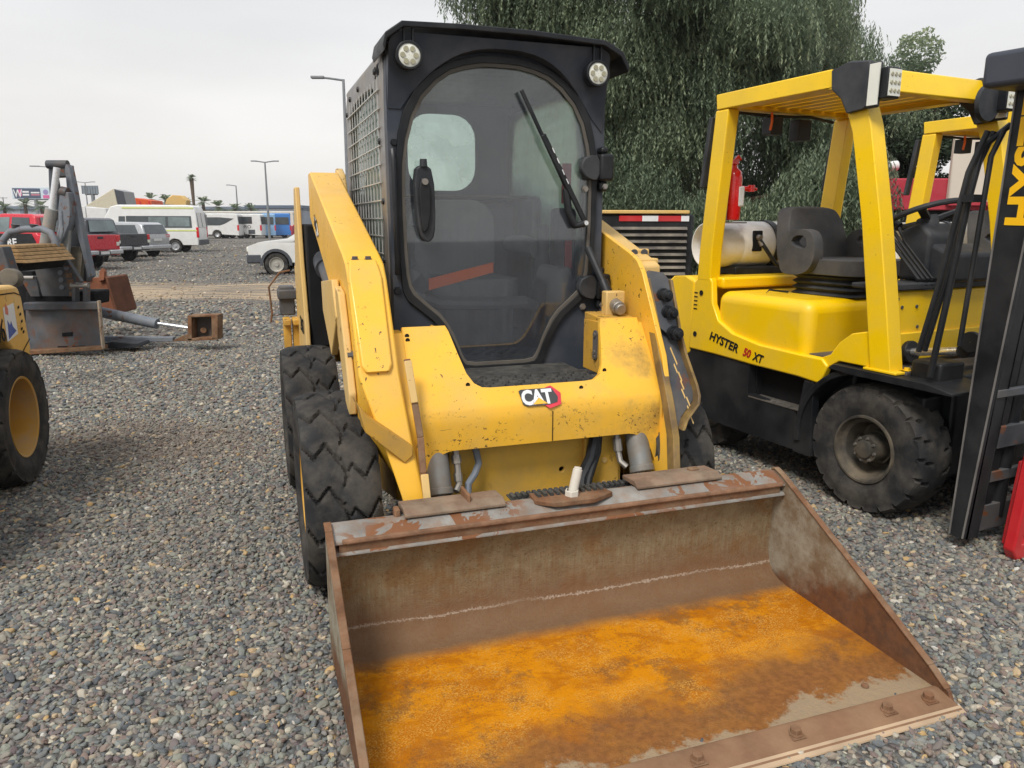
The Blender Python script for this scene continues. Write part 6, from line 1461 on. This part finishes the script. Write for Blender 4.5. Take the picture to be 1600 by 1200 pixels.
def board(px0, px1, py0, py1, Y, label, back=False):
    a, b = Q(px0, py1, Y), Q(px1, py0, Y); g0 = gz(Y); q = ((a.x+b.x)/2, Y, g0); w = (b.x-a.x)/2
    o = empty('billboard', q, 0, label, 'billboard')
    z0, z1 = a.z-g0, b.z-g0
    if not back:
        MB().box(-w, w, 0, .3, z0, z1).build('panel', mat('board_lightblue', (.55, .64, .70), .5), o, bevel=.02)
        MB().prism([(-w*.97, z1-.12), (w*.50, z1-.18), (w*.50, z0+.12), (-w*.88, z0+.12)], 'y', -.03, -.005).build('dark_field', mat('board_dark', (.07, .09, .14), .5), o)
        text('W', (z1-z0)*.95, M_dw, o, frame((-w*.92, -.05, z0+.35), (1, 0, 0), (0, 0, 1)), 'lettering', .005, sx=.8, bold=.02)
        MB().box(-w*.66, -w*.48, -.045, -.032, z0+.6, z1-.4).build('pink_panel', mat('board_pink', (.6, .12, .3), .5), o)
        for z in (.30, .55): MB().box(-w*.44, -w*.10, -.045, -.032, z0+(z1-z0)*z, z0+(z1-z0)*(z+.15)).build('text_line', M_dw, o)
        MB().box(.0, w*.45, -.045, -.032, z0+(z1-z0)*.50, z0+(z1-z0)*.62).build('text_line', M_dw, o); MB().box(.0, w*.45, -.045, -.032, z0+(z1-z0)*.32, z0+(z1-z0)*.42).build('text_line', mat('board_pink2', (.6, .2, .25), .5), o)
        MB().lathe([(0, .5), (-.02, .5), (-.02, .001)], (w*.78, -.01, z1-.85), 'y', 18).build('round_mark', mat('board_violet', (.28, .25, .45), .5), o)
        MB().box(w*.62, w*.95, -.045, -.005, z0+.15, z0+.75).build('pink_panel', mat('board_pink', (.6, .12, .3)), o)
    else:
        MB().box(-w, w, 0, .3, z0, z1).build('panel', mat('board_back', (.20, .24, .28), .6), o, bevel=.02)
        for k in range(7): MB().box(-w+2*w*k/6-.05, -w+2*w*k/6+.05, -.1, -.005, z0, z1).build('stiffener', M_pole, o)
    MB().cyl((w*.15, .4, 0), (w*.15, .4, z0), .35, n=12).build('post', M_pole, o); MB().box(-w*.8, w*.8, .3, .5, z0-.2, z0+.1).build('cross_beam', M_pole, o)
board(20, 77, 293, 311, 150, 'billboard with dark and light-blue artwork left of the backhoe')
board(129, 152, 290, 303, 150, 'grey back of a billboard right of the backhoe', True)
pp = empty('power_pole', at(10, 160), 0, 'thin power pole with crossarms at the far left', 'power pole')
MB().cyl((0, 0, 0), (0, 0, 6.8), .14, .10, 8).build('pole', M_pole, pp)
for z in (6.6, 5.4): MB().box(-.9, .9, -.06, .06, z, z+.12).build('crossarm', M_pole, pp)

# ================================================================== trees
def tree_obj(name, V, Fq, m, parent, cols=None):
    me = bpy.data.meshes.new(name); n = len(V); nf = len(Fq)
    me.vertices.add(n); me.vertices.foreach_set('co', np.asarray(V, np.float32).ravel())
    me.loops.add(nf*4); me.loops.foreach_set('vertex_index', np.asarray(Fq, np.int32).ravel())
    me.polygons.add(nf); me.polygons.foreach_set('loop_start', np.arange(0, nf*4, 4, dtype=np.int32))
    if cols is not None:
        a = me.attributes.new('tone', 'FLOAT', 'FACE'); a.data.foreach_set('value', np.asarray(cols, np.float32))
    me.update(calc_edges=True); me.materials.append(m)
    o = bpy.data.objects.new(name, me); COL.objects.link(o); o.parent = parent; return o
def leafmat(name, dark, mid, light, trans=.25):
    m, t, b = nodes(name); g = G(t); b.inputs['Specular IOR Level'].default_value = .2; a = g.n('ShaderNodeAttribute', attribute_name='tone')
    r = g.n('ShaderNodeValToRGB'); g.l(a.outputs['Fac'], r.inputs[0]); e = r.color_ramp.elements
    e[0].color = (*dark, 1); e[1].color = (*light, 1); q = e.new(.55); q.color = (*mid, 1)
    g.l(r.outputs[0], b.inputs['Base Color']); b.inputs['Roughness'].default_value = .6
    tr = g.n('ShaderNodeBsdfTranslucent'); g.l(r.outputs[0], tr.inputs[0]); mx_ = g.n('ShaderNodeMixShader'); mx_.inputs[0].default_value = trans
    g.l(b.outputs[0], mx_.inputs[1]); g.l(tr.outputs[0], mx_.inputs[2]); g.l(mx_.outputs[0], t.nodes['Material Output'].inputs[0]); return m
M_bark = mat('bark', (.12, .085, .06), .9, var=.35, vs=12, bump=1.0, bump_s=25)
def quads(C, U, W_):
    """centre, half-length vec, half-width vec -> verts, faces"""
    n = len(C); V = np.empty((n, 4, 3)); V[:, 0] = C-U; V[:, 1] = C+W_; V[:, 2] = C+U; V[:, 3] = C-W_
    return V.reshape(-1, 3), np.arange(n*4).reshape(n, 4)
def limb(m, p0, p1, r0, r1, bend=.3):
    p0, p1 = Vector(p0), Vector(p1); L_ = (p1-p0).length; pts = []; rr = []
    off = Vector((random.uniform(-1, 1), random.uniform(-1, 1), random.uniform(-.3, .6)))*L_*bend*.3
    for i in range(7):
        t = i/6; pts.append(p0.lerp(p1, t)+off*math.sin(math.pi*t)); rr.append(r0+(r1-r0)*t)
    m.tube(pts, rr, 8); return pts
def pepper_tree(loc, label, clumps, seed, strands_per=130, mt=None, trunk_r=.32, L0=.85, fill=7500):
    """weeping tree: clumps (x, y, z, rx, rz) shed hanging strands of narrow leaflets"""
    r = np.random.default_rng(seed); random.seed(seed)
    t = empty('weeping_tree', loc, 0, label, 'tree')
    m = MB(); fork = (0.1, 0, 1.7); m.tube([(0, 0, -.1), (.05, 0, .8), fork], [trunk_r*1.3, trunk_r, trunk_r*.9], 12)
    for c in clumps[::2]: 
        pts = limb(m, fork, (c[0]*.85, c[1]*.85, c[2]+.1), trunk_r*.26, .02)
    m.build('trunk', M_bark, t)
    Cs = []; Us = []; Ws = []; T = []
    for (cx, cy, cz, rx, rz) in clumps:
        n = int(strands_per*rx*rx)
        d = r.normal(size=(n, 3)); d /= np.linalg.norm(d, axis=1)[:, None]; rad = r.uniform(.55, 1.0, n)**.6
        P = np.array([cx, cy, cz])+d*np.array([rx, rx, rz])*rad[:, None]
        tone_c = r.uniform(.15, .75)
        for p, dd in zip(P, d):
            Ls = L0*r.uniform(.3, 1.2); k = int(Ls/.038); s = np.arange(k)*.038
            out = np.array([dd[0], dd[1], 0])*.22
            x = p[0]+out[0]*np.sqrt(s+.02)+.05*np.sin(s*3+p[1]*7); y = p[1]+out[1]*np.sqrt(s+.02)+.05*np.cos(s*2.6+p[0]*5)
            z = p[2]-s*(1-.25*np.exp(-s*3))
            keep = z > -.0
            pc = np.column_stack([x, y, z])[keep]; k = len(pc)
            if k < 3: continue
            ang = r.uniform(0, 2*math.pi, k)
            u = np.column_stack([np.cos(ang)*.6, np.sin(ang)*.6, -np.ones(k)*r.uniform(.5, 1.1, k)]); u *= (r.uniform(.03, .06, k))[:, None]
            w = np.column_stack([-np.sin(ang), np.cos(ang), r.uniform(-.4, .4, k)])*(r.uniform(.009, .016, k))[:, None]
            Cs.append(pc+u*.6); Us.append(u); Ws.append(w)
            tt = tone_c+r.normal(0, .10)+.25*(s[keep]/max(Ls, .1)-.4)+r.normal(0, .10, k); T.append(tt)
    for (cx, cy, cz, rx, rz) in clumps:
        n = int(fill*rx*rx); d = r.normal(size=(n, 3)); d /= np.linalg.norm(d, axis=1)[:, None]; rad = r.uniform(0, 1, n)**.45
        pc = np.array([cx, cy, cz-.25])+d*np.array([rx, rx, rz*1.25])*rad[:, None]; pc = pc[pc[:, 2] > .1]; n = len(pc); ang = r.uniform(0, 2*math.pi, n)
        sz = r.uniform(.025, .058, n)[:, None]
        u = np.column_stack([np.cos(ang)*.7, np.sin(ang)*.7, -r.uniform(.3, 1.2, n)])*sz; w = np.column_stack([-np.sin(ang), np.cos(ang), r.uniform(-.5, .5, n)])*sz*.30
        Cs.append(pc); Us.append(u); Ws.append(w); T.append(.30+.28*np.sin(pc[:, 0]*2.1+cy)*np.sin(pc[:, 2]*1.9+cx)*.5+r.normal(.12, .15, n))
    C = np.concatenate(Cs); V, Fq = quads(C, np.concatenate(Us), np.concatenate(Ws))
    tree_obj('crown', V, Fq, mt, t, np.clip(np.concatenate(T), 0, 1)); return t, len(C)
M_pep = leafmat('pepper_leaves', (.085, .125, .085), (.235, .29, .19), (.42, .47, .28), .5)
M_drk = leafmat('dark_leaves', (.016, .028, .016), (.045, .068, .036), (.11, .14, .07), .2)
rt = np.random.default_rng(5)
# big weeping tree: centre at px ~1040
qx = at(1030, 15.5)
cl = []
for k in range(60):
    a = rt.uniform(0, 2*math.pi); rr = math.sqrt(rt.uniform(.05, 1))*3.7; z = rt.uniform(2.2, 7.6)
    if z > 6: rr *= .8
    if rr*math.cos(a) < -2.6 and z < 5.5: continue
    cl.append((rr*math.cos(a), rr*math.sin(a)*.7, z, rt.uniform(.7, 1.15), rt.uniform(.5, .9)))
for x in np.linspace(-2.0, 2.9, 9): cl.append((x, -2.2+.4*rt.random(), rt.uniform(1.5, 2.3), .8, .6))
for x in np.linspace(-3.5, -2.4, 4): cl.append((x, -.8, 6.0+.6*rt.random(), .75, .7))
t1, nl = pepper_tree(qx, 'large weeping pepper tree behind the loader cab and nearer forklift', cl, 3, 270, M_pep)
cl = []
for k in range(26):
    a = rt.uniform(0, 2*math.pi); rr = math.sqrt(rt.uniform(.05, 1))*2.6; cl.append((rr*math.cos(a), rr*math.sin(a)*.7, rt.uniform(2.0, 6.6), rt.uniform(.6, 1.0), rt.uniform(.5, .8)))
t2, nl2 = pepper_tree(at(1235, 18.5), 'second weeping tree filling in behind the forklift roof', cl, 8, 190, M_pep, .22)
def bushy_tree(loc, label, clumps, seed, dens, mt, name='broadleaf_tree', size=.05, trunk_r=.2):
    r = np.random.default_rng(seed); random.seed(seed); t = empty(name, loc, 0, label, 'tree')
    m = MB(); m.tube([(0, 0, -.1), (.05, 0, 1.2), (0, .1, 2.2)], [trunk_r*1.3, trunk_r, trunk_r*.8], 10)
    for c in clumps[::2]: limb(m, (0, .1, 1.9), (c[0]*.9, c[1]*.9, c[2]), trunk_r*.4, .03)
    m.build('trunk', M_bark, t); Cs = []; T = []
    for (cx, cy, cz, rx, rz) in clumps:
        n = int(dens*rx*rx*rz); d = r.normal(size=(n, 3)); d /= np.linalg.norm(d, axis=1)[:, None]
        rad = r.uniform(.35, 1.05, n)**.5; sub = 1+.16*np.sin(d[:, 0]*7+cx*3)*np.sin(d[:, 2]*6+cz)
        Cs.append(np.array([cx, cy, cz])+d*np.array([rx, rx, rz])*(rad*sub)[:, None]); T.append(r.uniform(.2, .6)+.18*d[:, 2]+r.normal(0, .12, n))
    C = np.concatenate(Cs); n = len(C); U = r.normal(size=(n, 3)); U /= np.linalg.norm(U, axis=1)[:, None]; W_ = np.cross(U, r.normal(size=(n, 3))); W_ /= np.linalg.norm(W_, axis=1)[:, None]
    V, Fq = quads(C, U*size*r.uniform(.6, 1.3, n)[:, None], W_*size*.45*r.uniform(.6, 1.3, n)[:, None])
    tree_obj('crown', V, Fq, mt, t, np.clip(np.concatenate(T), 0, 1)); return t
cl = []
for k in range(34):
    a = rt.uniform(0, 2*math.pi); rr = math.sqrt(rt.uniform(0, 1))*2.0; cl.append((rr*math.cos(a), rr*math.sin(a)*.8, rt.uniform(1.9, 5.0)-.12*rr, rt.uniform(.5, .85), rt.uniform(.4, .65)))
bushy_tree(at(1375, 19), 'dark dense tree right of the weeping tree, above the red trailer', cl, 21, 9000, M_drk, size=.055)
cl = [(rt.uniform(-1.9, 1.5), rt.uniform(-1, 1), rt.uniform(2.5, 6.2), rt.uniform(.5, .8), rt.uniform(.4, .6)) for k in range(18)]
bushy_tree(at(1318, 22), 'greener treetop showing over the forklift roof', cl, 22, 6500, M_pep, size=.06)
cl = [(x, rt.uniform(-.5, .5), z, rt.uniform(.5, .8), rt.uniform(.4, .6)) for x in np.linspace(-2.6, 3.4, 22) for z in (.5, 1.3, 2.1+rt.uniform(-.2, .3))]
hd_ = bushy_tree(at(1130, 20.5), 'dark green hedge closing the gap beneath the weeping trees', cl, 31, 3600, M_drk, name='hedge', size=.06, trunk_r=.06); hd_['category'] = 'hedge'
# palms
M_palm = leafmat('palm_leaves', (.05, .08, .045), (.13, .18, .10), (.24, .28, .16), .3)
def palm(px, Y, ptop, label, crown=1.1, slim=False, n=26, seed=0, grp='palms along the far road'):
    q = at(px, Y); zt = Q(px, ptop, Y).z-q[2]-crown*.75; r = np.random.default_rng(seed+int(px)); random.seed(seed+int(px))
    t = empty('palm_tree', q, 0, label, 'palm tree', grp)
    m = MB(); tr0 = .28 if not slim else .22
    m.tube([(0, 0, 0), (.05, 0, zt*.5), (0, 0, zt)], [tr0*1.2, tr0, tr0*.9 if not slim else tr0*1.6], 8); m.build('trunk', M_bark, t)
    Cs = []; Us = []; Ws = []; T = []
    for k in range(n):
        a = 2*math.pi*k/n+r.uniform(-.2, .2); el = r.uniform(-.5, 1.35); Lf = crown*r.uniform(.8, 1.15); K_ = 12
        s = np.linspace(.1, 1, K_); h = np.column_stack([np.cos(a)*np.cos(el)*s, np.sin(a)*np.cos(el)*s, np.sin(el)*s-.45*s*s*(1 if el > 0 else .5)])*Lf
        d = np.gradient(h, axis=0); d /= np.linalg.norm(d, axis=1)[:, None]; side = np.cross(d, [0, 0, 1.0]); side /= (np.linalg.norm(side, axis=1)[:, None]+1e-6)
        for sg in (-1, 1):
            u = (side*sg+d*.7+np.array([0, 0, -.25])); u /= np.linalg.norm(u, axis=1)[:, None]; ll = Lf*.26*np.sin(math.pi*np.clip(s*.9+.12, 0, 1))[:, None]
            Cs.append(h+np.array([0, 0, zt])+u*ll*.5); Us.append(u*ll*.55); Ws.append(d*Lf*.035); T.append(np.full(K_, .55+.2*math.sin(el))+r.normal(0, .1, K_))
    V, Fq = quads(np.concatenate(Cs), np.concatenate(Us), np.concatenate(Ws)); tree_obj('fronds', V, Fq, M_palm, t, np.clip(np.concatenate(T), 0, 1)); return t
where = {10: 'leftmost short palm by the power pole', 43: 'short palm below the billboard', 68: 'short palm just left of the backhoe boom', 239: 'short palm right of the orange tipper', 263: 'short palm left of the yellow digger bucket', 290: 'short palm half hidden behind the yellow digger bucket',
         320: 'short palm right of the tall slim palm', 343: 'short palm in front of the warehouse left end', 369: 'short palm at the foot of the single-armed lamp', 394: 'short palm left of the tall double-armed lamp'}
for px, tp_ in ((10, 312), (43, 307), (68, 310), (239, 299), (263, 301), (290, 304), (320, 304), (343, 311), (369, 314), (394, 314)): palm(px, 128, tp_-2, where[px], 1.9)
palm(305, 125, 270, 'tall slim shaggy palm above the minibus rear', 1.05, True, 40)
lb = None
# faint haze over the whole yard
hz = MB().box(-470, 470, -45, 470, -2.2, 13).build('haze', bpy.data.materials.new('haze_air'), None, smooth=0)
hm = hz.data.materials[0]; hm.use_nodes = True; t_ = hm.node_tree; t_.nodes.clear(); vo = t_.nodes.new('ShaderNodeVolumePrincipled'); vo.inputs['Color'].default_value = (.93, .94, .95, 1); vo.inputs['Density'].default_value = .0004; vo.inputs['Anisotropy'].default_value = 0
ou = t_.nodes.new('ShaderNodeOutputMaterial'); t_.links.new(vo.outputs[0], ou.inputs['Volume']); tag(hz, 'thin pale haze over the yard', None, None, 'stuff')
